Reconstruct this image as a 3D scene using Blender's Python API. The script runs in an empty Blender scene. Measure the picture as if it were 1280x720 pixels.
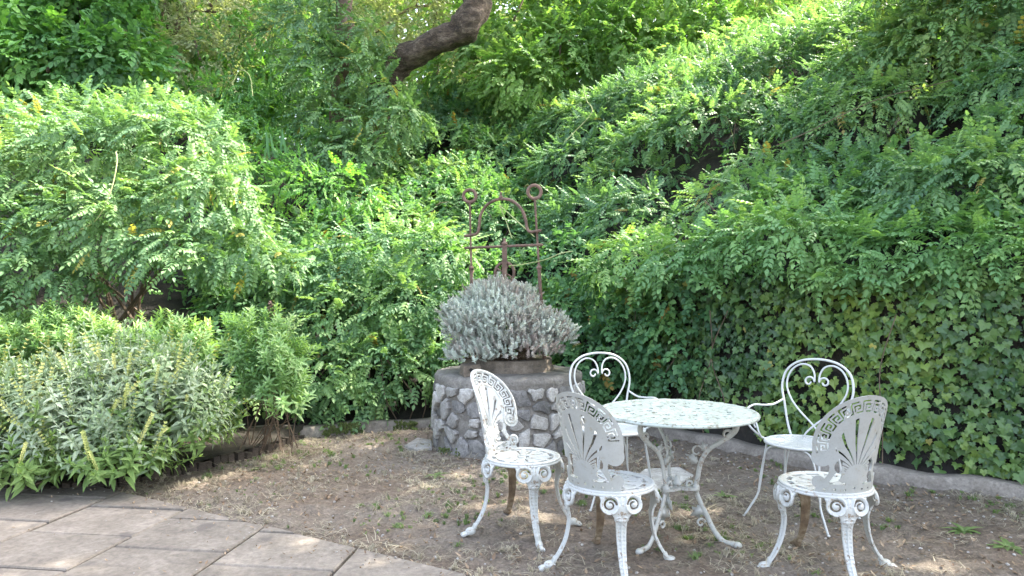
import bpy, bmesh, math, random
import numpy as np
from mathutils import Vector, Matrix, Euler, noise
PI = math.pi
random.seed(7); rng = np.random.default_rng(11)
scene = bpy.context.scene
COL = scene.collection

# ------------------------------------------------------------ camera, sky, sun, exposure
F, CX, HY, CH = 890.0, 640.0, 365.0, 1.36          # focal length px (1280 wide), centre, horizon row, eye height
cam = bpy.data.cameras.new('camera'); cam_o = bpy.data.objects.new('camera', cam); COL.objects.link(cam_o)
cam_o.location = (0, 0, CH); cam_o.rotation_euler = (PI/2, 0, 0)
cam.sensor_width = 36; cam.lens = F/1280*36; cam.shift_y = 5/1280
cam.clip_start = 0.05; cam.clip_end = 900
scene.camera = cam_o
SUN_EL, SUN_AZ = math.radians(50), math.radians(66)   # azimuth clockwise from +Y
world = bpy.data.worlds.new('World'); scene.world = world; world.use_nodes = True
wn = world.node_tree; bg = wn.nodes['Background']
sky = wn.nodes.new('ShaderNodeTexSky'); sky.sky_type = 'NISHITA'; sky.sun_disc = False
sky.sun_elevation = SUN_EL; sky.sun_rotation = SUN_AZ; sky.altitude = 200; sky.dust_density = 5.0; sky.air_density = 1.0; sky.ozone_density = .3
hs_ = wn.nodes.new('ShaderNodeHueSaturation'); hs_.inputs['Saturation'].default_value = .72; hs_.inputs['Value'].default_value = 1.0   # hazy, whitish sky
wn.links.new(sky.outputs[0], hs_.inputs['Color']); wn.links.new(hs_.outputs[0], bg.inputs[0]); bg.inputs[1].default_value = 0.15
sl = bpy.data.lights.new('sun', 'SUN'); sl.energy = 2.3; sl.angle = math.radians(0.55); sl.color = (1, .93, .80)
so = bpy.data.objects.new('sun', sl); COL.objects.link(so)
SD = Vector((math.cos(SUN_EL)*math.sin(SUN_AZ), math.cos(SUN_EL)*math.cos(SUN_AZ), math.sin(SUN_EL)))
so.rotation_euler = SD.to_track_quat('Z', 'Y').to_euler(); so.location = (9, 5, 14)
scene.view_settings.view_transform = 'Standard'; scene.view_settings.look = 'None'
scene.view_settings.exposure = 3.0; scene.view_settings.gamma = 1
scene.cycles.max_bounces = 7; scene.cycles.transparent_max_bounces = 6
scene.cycles.diffuse_bounces = 4; scene.cycles.glossy_bounces = 2; scene.cycles.transmission_bounces = 5

# ------------------------------------------------------------ helpers
def P(px, py, Y):
    return Vector(((px-CX)*Y/F, Y, CH+(HY-py)*Y/F))
def G(px, py, z=0.0):
    Y = F*(CH-z)/(py-HY); return Vector(((px-CX)*Y/F, Y, z))
def tag(o, label=None, cat=None, group=None, kind=None):
    if label: o['label'] = label
    if cat: o['category'] = cat
    if group: o['group'] = group
    if kind: o['kind'] = kind
    return o
def empty(name, loc=(0, 0, 0), rz=0.0, **k):
    o = bpy.data.objects.new(name, None); COL.objects.link(o); o.location = loc; o.rotation_euler = (0, 0, rz)
    o.empty_display_size = .1
    return tag(o, **k)
def link(name, me, parent=None, mat=None, smooth=False):
    if mat is not None:
        me.materials.clear(); me.materials.append(mat)
    if smooth:
        me.polygons.foreach_set('use_smooth', [True]*len(me.polygons))
    o = bpy.data.objects.new(name, me); COL.objects.link(o); o.parent = parent
    return o
def mesh(name, v, f):
    me = bpy.data.meshes.new(name); me.from_pydata([tuple(p) for p in v], [], [tuple(map(int, q)) for q in f]); me.update(); return me
def copy_tree(o, parent=None):
    c = o.copy(); COL.objects.link(c); c.parent = parent
    for ch in list(o.children): copy_tree(ch, c)
    return c

class MB:
    def __init__(s): s.v = []; s.f = []
    def add(s, v, f):
        n = len(s.v); s.v += [tuple(p) for p in v]; s.f += [tuple(i+n for i in q) for q in f]
    def tube(s, pts, r, n=8, cap=True, flat=1.0, up=None):
        pts = [Vector(p) for p in pts]; m = len(pts)
        if not hasattr(r, '__len__'): r = [r]*m
        t0 = (pts[1]-pts[0]).normalized()
        u = up.copy() if up else (Vector((0, 0, 1)) if abs(t0.z) < .9 else Vector((1, 0, 0)))
        u = (u - t0*u.dot(t0)).normalized(); V = []; Fc = []
        for i in range(m):
            t = (pts[min(i+1, m-1)]-pts[max(i-1, 0)])
            t = t.normalized() if t.length > 1e-9 else t0
            u = (u - t*u.dot(t)); u = u.normalized() if u.length > 1e-6 else Vector((1, 0, 0)); w = t.cross(u)
            for k in range(n):
                a = 2*PI*k/n
                V.append(pts[i]+u*math.cos(a)*r[i]*flat+w*math.sin(a)*r[i])
        for i in range(m-1):
            for k in range(n):
                Fc.append((i*n+k, i*n+(k+1) % n, (i+1)*n+(k+1) % n, (i+1)*n+k))
        if cap: Fc.append(tuple(range(n-1, -1, -1))); Fc.append(tuple((m-1)*n+k for k in range(n)))
        s.add(V, Fc)
    def ball(s, c, r, seg=10, rings=6, jit=0.0):
        c = Vector(c); r = Vector(r) if hasattr(r, '__len__') else Vector((r, r, r)); V = [c+Vector((0, 0, r.z))]; Fc = []
        for i in range(1, rings):
            a = PI*i/rings
            for k in range(seg):
                b = 2*PI*k/seg; j = 1+random.uniform(-jit, jit)
                V.append(c+Vector((r.x*math.sin(a)*math.cos(b)*j, r.y*math.sin(a)*math.sin(b)*j, r.z*math.cos(a)*j)))
        V.append(c-Vector((0, 0, r.z))); L = len(V)-1
        for k in range(seg): Fc.append((0, 1+k, 1+(k+1) % seg))
        for i in range(rings-2):
            for k in range(seg):
                a = 1+i*seg; Fc.append((a+k, a+seg+k, a+seg+(k+1) % seg, a+(k+1) % seg))
        a = 1+(rings-2)*seg
        for k in range(seg): Fc.append((a+k, L, a+(k+1) % seg))
        s.add(V, Fc)
    def box(s, c, d, rot=None, jit=0.0):
        c = Vector(c); V = []
        for z in (-1, 1):
            for x, y in ((-1, -1), (1, -1), (1, 1), (-1, 1)):
                p = Vector((x*d[0]/2, y*d[1]/2, z*d[2]/2))
                p += Vector([random.uniform(-jit, jit) for _ in range(3)])
                if rot is not None: p = rot @ p
                V.append(c+p)
        s.add(V, [(3, 2, 1, 0), (4, 5, 6, 7), (0, 1, 5, 4), (1, 2, 6, 5), (2, 3, 7, 6), (3, 0, 4, 7)])
    def lathe(s, prof, n=32, c=(0, 0, 0)):
        V = []; Fc = []; m = len(prof); c = Vector(c)
        for (r, z) in prof:
            for k in range(n):
                a = 2*PI*k/n; V.append(c+Vector((r*math.cos(a), r*math.sin(a), z)))
        for i in range(m-1):
            for k in range(n):
                Fc.append((i*n+k, i*n+(k+1) % n, (i+1)*n+(k+1) % n, (i+1)*n+k))
        s.add(V, Fc)
    def torus(s, c, R, r, axis='Y', n=24, m=8, flat=1.0):
        pts = []
        V = []; Fc = []; c = Vector(c)
        for i in range(n):
            a = 2*PI*i/n
            for k in range(m):
                b = 2*PI*k/m; q = R+r*math.cos(b); h = r*flat*math.sin(b)
                p = {'Y': (q*math.cos(a), h, q*math.sin(a)), 'Z': (q*math.cos(a), q*math.sin(a), h), 'X': (h, q*math.cos(a), q*math.sin(a))}[axis]
                V.append(c+Vector(p))
        for i in range(n):
            for k in range(m):
                Fc.append((i*m+k, i*m+(k+1) % m, ((i+1) % n)*m+(k+1) % m, ((i+1) % n)*m+k))
        s.add(V, Fc)
    def mesh(s, name): return mesh(name, s.v, s.f)
    def build(s, name, mat=None, parent=None, smooth=False):
        o = link(name, s.mesh(name), parent, mat, smooth)
        if smooth:
            o.data.polygons.foreach_set('use_smooth', [True]*len(o.data.polygons))
        return o

def crom(pts, k=6):
    pts = [Vector(p) for p in pts]; P_ = [pts[0]*2-pts[1]]+pts+[pts[-1]*2-pts[-2]]; out = []
    for i in range(1, len(P_)-2):
        a, b, c, d = P_[i-1:i+3]
        for j in range(k):
            t = j/k
            out.append(.5*((2*b)+(c-a)*t+(2*a-5*b+4*c-d)*t*t+(3*b-a-3*c+d)*t**3))
    out.append(pts[-1]); return out
def lerp(a, b, t): return a+(b-a)*t
def sstep(a, b, x):
    t = np.clip((x-a)/(b-a), 0, 1); return t*t*(3-2*t)

# ---- numpy value noise
_perm = np.random.default_rng(3).random((256, 256))
def vnoise(x, y):
    xi = np.floor(x).astype(int); yi = np.floor(y).astype(int); fx = x-xi; fy = y-yi
    fx = fx*fx*(3-2*fx); fy = fy*fy*(3-2*fy)
    g = lambda i, j: _perm[i & 255, j & 255]
    return (g(xi, yi)*(1-fx)+g(xi+1, yi)*fx)*(1-fy)+(g(xi, yi+1)*(1-fx)+g(xi+1, yi+1)*fx)*fy-.5
def fbm(x, y, s=1.0, o=4):
    r = 0; a = 1
    for i in range(o):
        r = r+a*vnoise(x*s+17*i, y*s+31*i); a *= .5; s *= 2.1
    return r

# ------------------------------------------------------------ materials
def newmat(name):
    m = bpy.data.materials.new(name); m.use_nodes = True; nt = m.node_tree
    b = nt.nodes['Principled BSDF']; return m, nt, b
def N(nt, t, **k):
    n = nt.nodes.new(t)
    for a, v in k.items(): setattr(n, a, v)
    return n
def ramp(nt, stops, fac=None, interp='LINEAR'):
    r = N(nt, 'ShaderNodeValToRGB'); r.color_ramp.interpolation = interp; e = r.color_ramp.elements
    while len(e) < len(stops): e.new(.5)
    for i, (p, c) in enumerate(stops):
        e[i].position = p; e[i].color = (*c, 1) if len(c) == 3 else c
    if fac is not None: nt.links.new(fac, r.inputs[0])
    return r
def noise_tex(nt, scale, detail=4, rough=.55, coord='Object', vec=None):
    n = N(nt, 'ShaderNodeTexNoise'); n.inputs['Scale'].default_value = scale; n.inputs['Detail'].default_value = detail
    n.inputs['Roughness'].default_value = rough
    if vec is None:
        tc = N(nt, 'ShaderNodeTexCoord'); nt.links.new(tc.outputs[coord], n.inputs['Vector'])
    else: nt.links.new(vec, n.inputs['Vector'])
    return n
def mixc(nt, fac, a, b, mode='MIX'):
    m = N(nt, 'ShaderNodeMix', data_type='RGBA', blend_type=mode)
    for sock, v in ((m.inputs[0], fac), (m.inputs[6], a), (m.inputs[7], b)):
        if isinstance(v, (int, float)): sock.default_value = v
        elif isinstance(v, (tuple, list)): sock.default_value = (*v, 1)
        else: nt.links.new(v, sock)
    return m.outputs[2]
def bump(nt, b, h, strength=.3, dist=.01):
    bp = N(nt, 'ShaderNodeBump'); bp.inputs['Strength'].default_value = strength; bp.inputs['Distance'].default_value = dist
    nt.links.new(h, bp.inputs['Height']); nt.links.new(bp.outputs[0], b.inputs['Normal'])

def leaf_mat(name, cols, trans=.38, tcol=None, rough=.52, clump=.9, dead=None):
    m, nt, b = newmat(name)
    oi = N(nt, 'ShaderNodeObjectInfo')
    r = ramp(nt, [(i/(len(cols)-1), c) for i, c in enumerate(cols)])
    ns = noise_tex(nt, clump, 2, vec=oi.outputs['Location'])
    mth = N(nt, 'ShaderNodeMath', operation='MULTIPLY_ADD'); nt.links.new(oi.outputs['Random'], mth.inputs[0]); mth.inputs[1].default_value = .55
    m2 = N(nt, 'ShaderNodeMath', operation='MULTIPLY_ADD'); nt.links.new(ns.outputs[0], m2.inputs[0]); m2.inputs[1].default_value = 1.5; m2.inputs[2].default_value = -.53
    nt.links.new(m2.outputs[0], mth.inputs[2]); nt.links.new(mth.outputs[0], r.inputs[0])
    col = r.outputs[0]
    fine = noise_tex(nt, 60, 2)
    col = mixc(nt, .35, col, mixc(nt, fine.outputs[0], (.55, .55, .5), (1.4, 1.4, 1.4)), 'MULTIPLY')
    if dead:
        fr = N(nt, 'ShaderNodeMath', operation='MULTIPLY'); nt.links.new(oi.outputs['Random'], fr.inputs[0]); fr.inputs[1].default_value = 37.7
        f2 = N(nt, 'ShaderNodeMath', operation='FRACT'); nt.links.new(fr.outputs[0], f2.inputs[0])
        gt = N(nt, 'ShaderNodeMath', operation='GREATER_THAN'); nt.links.new(f2.outputs[0], gt.inputs[0]); gt.inputs[1].default_value = dead[0]
        col = mixc(nt, gt.outputs[0], col, dead[1])
    nt.links.new(col, b.inputs['Base Color']); b.inputs['Roughness'].default_value = rough
    b.inputs['Specular IOR Level'].default_value = .45
    tr = N(nt, 'ShaderNodeBsdfTranslucent')
    nt.links.new(mixc(nt, 1.0, col, tcol or (1.45, 1.5, .62), 'MULTIPLY'), tr.inputs[0])
    mx = N(nt, 'ShaderNodeMixShader'); mx.inputs[0].default_value = trans
    nt.links.new(b.outputs[0], mx.inputs[1]); nt.links.new(tr.outputs[0], mx.inputs[2])
    nt.links.new(mx.outputs[0], nt.nodes['Material Output'].inputs[0])
    return m
M = {}
M['wist'] = leaf_mat('wisteria_leaf', dead=(.985, (.40, .36, .09)), cols=[(0.0807, 0.1692, 0.0841), (0.1266, 0.2425, 0.1086), (0.19, 0.3214, 0.1263), (0.2993, 0.4172, 0.1577)], trans=.33)
M['wistB'] = leaf_mat('wisteria_leaf_blue', dead=(.99, (.33, .27, .09)), cols=[(0.0811, 0.1728, 0.1011), (0.1285, 0.2525, 0.1287), (0.1887, 0.3255, 0.1433), (0.2934, 0.4386, 0.1654)], trans=.38)
M['wistlit'] = leaf_mat('wisteria_leaf_sunlit', [(0.1063, 0.2247, 0.0958), (0.1562, 0.309, 0.124), (0.2188, 0.382, 0.1409), (0.325, 0.4719, 0.1578)], trans=.33)  # lighter wisteria leaf, sunlight on the shoulder put into its colours
M['bramble'] = leaf_mat('bramble_leaf', [(0.0646, 0.1493, 0.0775), (0.097, 0.2205, 0.1015), (0.155, 0.3114, 0.1201), (0.2584, 0.4281, 0.1477)], trans=.38, dead=(.985, (.28, .2, .05)))
M['ivy'] = leaf_mat('ivy_leaf', [(0.0469, 0.0967, 0.0466), (0.0782, 0.1545, 0.0543), (0.1488, 0.2417, 0.0621), (0.2661, 0.349, 0.0776)], trans=.28, rough=.36, dead=(.994, (.42, .38, .10)))
M['treeleaf'] = leaf_mat('tree_leaf', [(0.0897, 0.1986, 0.066), (0.1525, 0.2926, 0.0908), (0.2422, 0.3971, 0.132), (0.3588, 0.5016, 0.2145)], trans=.45, clump=.5)
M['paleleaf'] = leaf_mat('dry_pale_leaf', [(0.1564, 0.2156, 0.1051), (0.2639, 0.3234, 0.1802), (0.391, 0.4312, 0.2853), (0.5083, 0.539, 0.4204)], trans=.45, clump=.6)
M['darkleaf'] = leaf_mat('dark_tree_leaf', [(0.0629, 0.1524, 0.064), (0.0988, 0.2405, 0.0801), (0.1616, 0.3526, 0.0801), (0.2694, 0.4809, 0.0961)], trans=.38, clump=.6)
M['sage'] = leaf_mat('sage_leaf', [(0.1777, 0.2565, 0.1254), (0.2403, 0.3181, 0.1881), (0.324, 0.3899, 0.2717), (0.418, 0.472, 0.3657)], trans=.25, tcol=(1.2, 1.4, .7), rough=.8, clump=2.5)
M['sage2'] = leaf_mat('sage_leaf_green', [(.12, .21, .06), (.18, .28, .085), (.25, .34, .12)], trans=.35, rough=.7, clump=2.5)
M['sageflower'] = leaf_mat('sage_flower', [(.28, .33, .10), (.36, .40, .14), (.44, .44, .19)], trans=.3, tcol=(1.1, 1.1, .7), rough=.8)
M['lime'] = leaf_mat('bright_shrub_leaf', [(0.15, 0.27, 0.1125), (0.21, 0.35, 0.1425), (0.28, 0.42, 0.18), (0.36, 0.48, 0.225)], trans=.4, rough=.5, clump=2)
M['silver'] = leaf_mat('silver_leaf', [(0.3871, 0.297, 0.2644), (0.4301, 0.407, 0.3635), (0.4946, 0.55, 0.4847), (0.6236, 0.682, 0.6169)], trans=.15, tcol=(1, 1, .9), rough=.9, clump=3)
M['drygrass'] = leaf_mat('dry_grass', [(.22, .19, .14), (.34, .30, .22), (.50, .45, .34)], trans=.2, tcol=(1, 1, .8), rough=.8, clump=2)
M['grass'] = leaf_mat('green_grass', [(.09, .14, .05), (.14, .21, .07), (.22, .29, .11)], trans=.35, rough=.5, clump=2)
M['litter'] = leaf_mat('leaf_litter', [(.12, .075, .05), (.23, .16, .10), (.38, .29, .2)], trans=.1, tcol=(1, .9, .7), rough=.8, clump=2)

def paint_mat(name, base=(.49, .495, .475), dirt=(.38, .38, .33), amt=.6, chip=.0, chipcol=(.10, .085, .06), sc=9, rough=.42):
    m, nt, b = newmat(name)
    n1 = noise_tex(nt, sc, 6, .65); n2 = noise_tex(nt, sc*9, 5, .7)
    c = mixc(nt, ramp(nt, [(.42, (0, 0, 0)), (.72, (amt, amt, amt))], n1.outputs[0]).outputs[0], base, dirt)
    c = mixc(nt, ramp(nt, [(.5, (0, 0, 0)), (.8, (amt*.8,)*3)], n2.outputs[0]).outputs[0], c, tuple(x*.8 for x in dirt))
    if chip > 0:
        n3 = noise_tex(nt, sc*3.3, 8, .75)
        c = mixc(nt, ramp(nt, [(.60-chip*.12, (0, 0, 0)), (.66-chip*.12, (1, 1, 1))], n3.outputs[0]).outputs[0], c, chipcol)
    nt.links.new(c, b.inputs['Base Color']); b.inputs['Roughness'].default_value = rough
    bump(nt, b, n2.outputs[0], .25, .002)
    return m
M['white'] = paint_mat('white_enamel', chip=.33, chipcol=(.24, .17, .11), sc=11)
M['shadeback'] = paint_mat('shaded_white_enamel', base=(.37, .372, .35), dirt=(.29, .29, .25), amt=.6, chip=.15, chipcol=(.3, .28, .22))  # white enamel of the chair backs, their shade put into the grey base
M['table_top'] = paint_mat('weathered_table_paint', base=(.43, .47, .43), dirt=(.33, .37, .32), amt=.85, chip=.62, chipcol=(.20, .19, .14), sc=12, rough=.5)
M['wire'] = paint_mat('white_wire_paint', base=(.52, .53, .515), dirt=(.42, .42, .38), amt=.2, rough=.35)
M['tleg'] = paint_mat('chipped_grey_white_paint', base=(.44, .44, .41), dirt=(.3, .3, .26), amt=.7, chip=.45, chipcol=(.25, .2, .15), sc=12)
def rust_mat(name, cols, sc=12):
    m, nt, b = newmat(name); n1 = noise_tex(nt, sc, 6, .7)
    nt.links.new(ramp(nt, [(.3+.4*i/(len(cols)-1), c) for i, c in enumerate(cols)], n1.outputs[0]).outputs[0], b.inputs['Base Color'])
    b.inputs['Roughness'].default_value = .8; n2 = noise_tex(nt, 80, 4); bump(nt, b, n2.outputs[0], .5, .003); return m
def bark_mat(name, cols, sc):
    m, nt, b = newmat(name); tc = N(nt, 'ShaderNodeTexCoord'); mp = N(nt, 'ShaderNodeMapping'); mp.inputs['Scale'].default_value = (.5, 1.6, 1.3); mp.inputs['Rotation'].default_value = (0, .55, 0)
    nt.links.new(tc.outputs['Object'], mp.inputs[0]); n1 = noise_tex(nt, sc*2.2, 8, .7, vec=mp.outputs[0]); n2 = noise_tex(nt, sc*9, 6, .75, vec=mp.outputs[0])
    c = ramp(nt, [(.34+.32*i/(len(cols)-1), x) for i, x in enumerate(cols)], n1.outputs[0]).outputs[0]
    c = mixc(nt, .8, c, ramp(nt, [(.35, (.35,)*3), (.6, (1.4,)*3)], n2.outputs[0]).outputs[0], 'MULTIPLY')
    nt.links.new(c, b.inputs['Base Color']); b.inputs['Roughness'].default_value = .95
    ad = N(nt, 'ShaderNodeMath', operation='ADD'); nt.links.new(n1.outputs[0], ad.inputs[0]); nt.links.new(n2.outputs[0], ad.inputs[1]); bump(nt, b, ad.outputs[0], 1.0, .05); return m
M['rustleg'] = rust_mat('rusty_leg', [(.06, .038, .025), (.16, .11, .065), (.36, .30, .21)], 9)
M['rust'] = rust_mat('rusty_iron', [(.065, .04, .03), (.13, .08, .058), (.22, .145, .11)])
M['bark'] = rust_mat('bark', [(.05, .038, .028), (.12, .085, .06), (.24, .18, .13)], 5)
M['bark2'] = bark_mat('grey_bark', [(.03, .022, .016), (.085, .062, .044), (.20, .158, .12)], 4)
M['stem'] = rust_mat('dry_stem', [(.06, .04, .03), (.13, .09, .06), (.22, .16, .11)], 20)
M['tendril'] = rust_mat('green_tendril', [(.22, .26, .10), (.34, .38, .16), (.45, .45, .22)], 10)

def dirt_mat():
    m, nt, b = newmat('bare_earth')
    n1 = noise_tex(nt, .9, 5, .6); n2 = noise_tex(nt, 11, 6, .7); n3 = noise_tex(nt, 55, 5, .7)
    c = ramp(nt, [(.3, (.105, .080, .060)), (.5, (.155, .122, .095)), (.72, (.23, .188, .15))], n2.outputs[0]).outputs[0]
    c = mixc(nt, ramp(nt, [(.4, (0, 0, 0)), (.62, (.55,)*3)], n1.outputs[0]).outputs[0], c, (.22, .198, .172))
    c = mixc(nt, .75, c, ramp(nt, [(.3, (.42, .40, .38)), (.5, (.95, .95, .95)), (.72, (1.7, 1.65, 1.55))], n3.outputs[0]).outputs[0], 'MULTIPLY')
    v = N(nt, 'ShaderNodeTexVoronoi'); v.inputs['Scale'].default_value = 42; tc = N(nt, 'ShaderNodeTexCoord'); nt.links.new(tc.outputs['Object'], v.inputs[0])
    c = mixc(nt, ramp(nt, [(.08, (.6,)*3), (.16, (0, 0, 0))], v.outputs['Distance']).outputs[0], c, (.33, .29, .24))
    nt.links.new(c, b.inputs['Base Color']); b.inputs['Roughness'].default_value = .95; b.inputs['Specular IOR Level'].default_value = .2
    ad = N(nt, 'ShaderNodeMath', operation='ADD'); nt.links.new(n2.outputs[0], ad.inputs[0]); nt.links.new(n3.outputs[0], ad.inputs[1])
    bump(nt, b, ad.outputs[0], .9, .02); return m
M['dirt'] = dirt_mat()
def stone_mat(name, cols, sc=14, var=.5, bs=.6, obj=True, stain=None):
    m, nt, b = newmat(name)
    n1 = noise_tex(nt, sc, 6, .7); n2 = noise_tex(nt, sc*6, 5, .7)
    c = ramp(nt, [(.3+.4*i/(len(cols)-1), x) for i, x in enumerate(cols)], n1.outputs[0]).outputs[0]
    if obj:
        oi = N(nt, 'ShaderNodeObjectInfo')
        c = mixc(nt, 1.0, c, ramp(nt, [(0, (1-var,)*3), (1, (1+var*.7,)*3)], oi.outputs['Random']).outputs[0], 'MULTIPLY')
    c = mixc(nt, .5, c, ramp(nt, [(.35, (.5, .5, .5)), (.65, (1.4, 1.4, 1.4))], n2.outputs[0]).outputs[0], 'MULTIPLY')
    if stain:
        n4 = noise_tex(nt, stain[0], 4, .6); c = mixc(nt, ramp(nt, [(stain[1], (0, 0, 0)), (stain[1]+.07, (.9,)*3)], n4.outputs[0]).outputs[0], c, stain[2])
    nt.links.new(c, b.inputs['Base Color']); b.inputs['Roughness'].default_value = .9
    ad = N(nt, 'ShaderNodeMath', operation='ADD'); nt.links.new(n2.outputs[0], ad.inputs[0]); nt.links.new(n1.outputs[0], ad.inputs[1])
    bump(nt, b, ad.outputs[0], bs, .01); return m
M['mortar'] = stone_mat('old_mortar', [(.12, .105, .09), (.19, .172, .15), (.29, .265, .235)], 9, obj=False, bs=.9)
M['pale_stone'] = stone_mat('pale_field_stone', [(.24, .22, .20), (.36, .34, .31), (.50, .48, .45)], 12, .3)
M['dark_stone'] = stone_mat('grey_field_stone', [(.12, .115, .11), (.20, .19, .18), (.30, .285, .27)], 12, .4)
M['slab'] = stone_mat('concrete_slab', [(.128, .108, .089), (.172, .147, .122), (.225, .195, .165)], 5, .16, .35, stain=(3.2, .60, (.10, .085, .075)))
M['kerb'] = stone_mat('kerb_concrete', [(.14, .12, .10), (.205, .178, .15), (.28, .25, .215)], 8, obj=False)
M['moss'] = stone_mat('moss', [(.05, .075, .015), (.09, .12, .03), (.16, .17, .05)], 30, obj=False, bs=1)
M['shaded_humus'] = stone_mat('shaded_leaf_mould', [(.006, .005, .004), (.012, .010, .007), (.024, .018, .012)], 9, obj=False, bs=1)  # slope soil blackened, deep shade of the leaf gaps put into its colour
M['edging'] = stone_mat('edging_brick', [(.03, .023, .017), (.06, .045, .033), (.11, .083, .06)], 20, .4)
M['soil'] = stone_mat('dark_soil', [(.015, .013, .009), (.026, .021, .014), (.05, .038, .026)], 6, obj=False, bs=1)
M['oldwood'] = stone_mat('old_planter', [(.09, .075, .06), (.16, .13, .10), (.24, .2, .16)], 14, obj=False)
M['hole_shade'] = stone_mat('hole', [(.01,)*3, (.015,)*3], 5, obj=False)  # near-black colour standing in for the shade inside the block

# ------------------------------------------------------------ terrain
KERB = [(-9.0, 2.6), (-6.2, 4.4), (-4.4, 5.6), (-3.1, 6.25), (-1.98, 6.63), (-.79, 7.0), (.35, 7.08), (1.0, 6.93), (1.38, 6.6), (1.95, 5.81), (2.58, 5.1), (3.31, 4.6), (4.3, 4.02), (6.0, 3.3), (9.5, 2.2)]
C0 = (0.3, 2.2)
_ks = [tuple(p[:2]) for p in crom([(x, y, 0) for x, y in KERB], 10)]
_ka = np.array([math.atan2(y-C0[1], x-C0[0]) for x, y in _ks]); _kr = np.array([math.hypot(x-C0[0], y-C0[1]) for x, y in _ks])
_o = np.argsort(_ka); _ka = _ka[_o]; _kr = _kr[_o]
def kerb_r(a): return np.interp(a, _ka, _kr)
def terrain(x, y):
    x = np.asarray(x, float); y = np.asarray(y, float)
    a = np.arctan2(y-C0[1], x-C0[0]); r = np.hypot(x-C0[0], y-C0[1]); d = r-kerb_r(a)
    w = sstep(.55, 1.5, x)
    base = w*1.30*sstep(.12, .42, d)
    sl = lerp(.72, .50, w)
    dd = np.maximum(d-.15, 0)
    rise = sl*np.minimum(dd, 6.5)+.16*np.maximum(dd-6.5, 0)
    rise = np.where(dd > 40, sl*6.5+.16*33.5, rise)
    right = .16*np.clip(x, 0, 9)*sstep(1.0, 4.5, d)
    left = -.25*sstep(-1.5, -5, x)*sstep(0, 3, d)*1.2
    val = -.8*np.exp(-((x+3.6)/1.3)**2)*sstep(2.5, 5, d)
    h = base+rise+right+left+val+.25*fbm(x, y, .35)*sstep(.5, 2.5, d)
    return np.where(d > 0, np.maximum(h, -.02), -.05), d
_terrain0 = terrain
def hollow_at(px, py, r):                            # a hollow in the slope, where the view first meets it
    Y = 4.5
    while Y < 14:
        q = P(px, py, Y)
        if q.z < float(_terrain0(q.x, q.y)[0])+.30: break
        Y += .05
    return q, r
HOLL = [hollow_at(*a) for a in ((1195, 190, .42), (1160, 160, .30), (1215, 140, .26), (835, 228, .26), (790, 215, .20), (700, 258, .26), (685, 222, .20), (885, 262, .17), (1005, 232, .13), (565, 170, .2), (1060, 190, .12), (930, 190, .13), (760, 160, .13), (1100, 110, .12), (440, 290, .16), (620, 150, .14))]
def terrain(x, y):
    h, d = _terrain0(x, y)
    for q, r in HOLL: h = h-r*1.5*np.exp(-((np.asarray(x)-q.x)**2+(np.asarray(y)-q.y-r*.5)**2)/(r*1.1)**2)*(d > .6)
    return h, d
def T(x, y): return float(terrain(x, y)[0])
# ground sheet
def seq(a, b, st): return list(np.arange(a, b, st))
xs = np.array([-220, -100, -50, -25, -15]+seq(-10, -4.6, .5)+seq(-4.6, 5.0, .024)+seq(5, 10.1, .5)+[15, 25, 50, 100, 220])
ys = np.array([-220, -100, -50, -20, -10, -5, -2, 0]+seq(.5, 3.2, .3)+seq(3.2, 7.6, .024)+seq(7.6, 12, .5)+[15, 25, 50, 100, 260])
XX, YY = np.meshgrid(xs, ys)
edge_n = Vector((.50, .865))                      # patio cut edge normal
def patio_d(x, y): return (x+2.03)*.50+(y-4.40)*.865    # <0 on the patio side
m = sstep(-4.6, -4.2, XX)*sstep(5, 4.6, XX)*sstep(3.2, 3.3, YY)*sstep(7.6, 7.4, YY)
ZZ = (fbm(XX, YY, 1.1, 2)*.03+fbm(XX, YY, 9, 4)*.027+np.maximum(fbm(XX+5, YY, 26, 2)-.22, 0)*.05)*m
ZZ = ZZ + .012
pd = patio_d(XX, YY)
ZZ = np.where(pd < .05, -.03, np.where(pd < .25, lerp(-.0, 1, np.clip((pd-.05)/.2, 0, 1))*ZZ, ZZ))
ZZ = ZZ*1.0
nx, ny = len(xs), len(ys)
me = bpy.data.meshes.new('ground')
V = np.stack([XX.ravel(), YY.ravel(), ZZ.ravel()], 1)
ii = np.arange((ny-1)*(nx-1)); r_ = ii//(nx-1); c_ = ii % (nx-1); q0 = r_*nx+c_
FQ = np.stack([q0, q0+1, q0+nx+1, q0+nx], 1)
def np_mesh(name, V, FQ, smooth=True):
    me = bpy.data.meshes.new(name); me.vertices.add(len(V)); me.vertices.foreach_set('co', np.asarray(V, np.float32).ravel())
    k = FQ.shape[1]; me.loops.add(FQ.size); me.loops.foreach_set('vertex_index', FQ.ravel().astype(np.int32))
    me.polygons.add(len(FQ)); me.polygons.foreach_set('loop_start', np.arange(0, FQ.size, k, dtype=np.int32))
    me.polygons.foreach_set('use_smooth', np.full(len(FQ), smooth)); me.update(calc_edges=True); me.validate(); return me
def ground_z(x, y):
    v = .012+float(fbm(np.array(x), np.array(y), 1.1, 2)*.03+fbm(np.array(x), np.array(y), 9, 4)*.027)
    return v
tag(link('ground', np_mesh('ground', V, FQ), None, M['dirt']), kind='structure')
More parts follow.
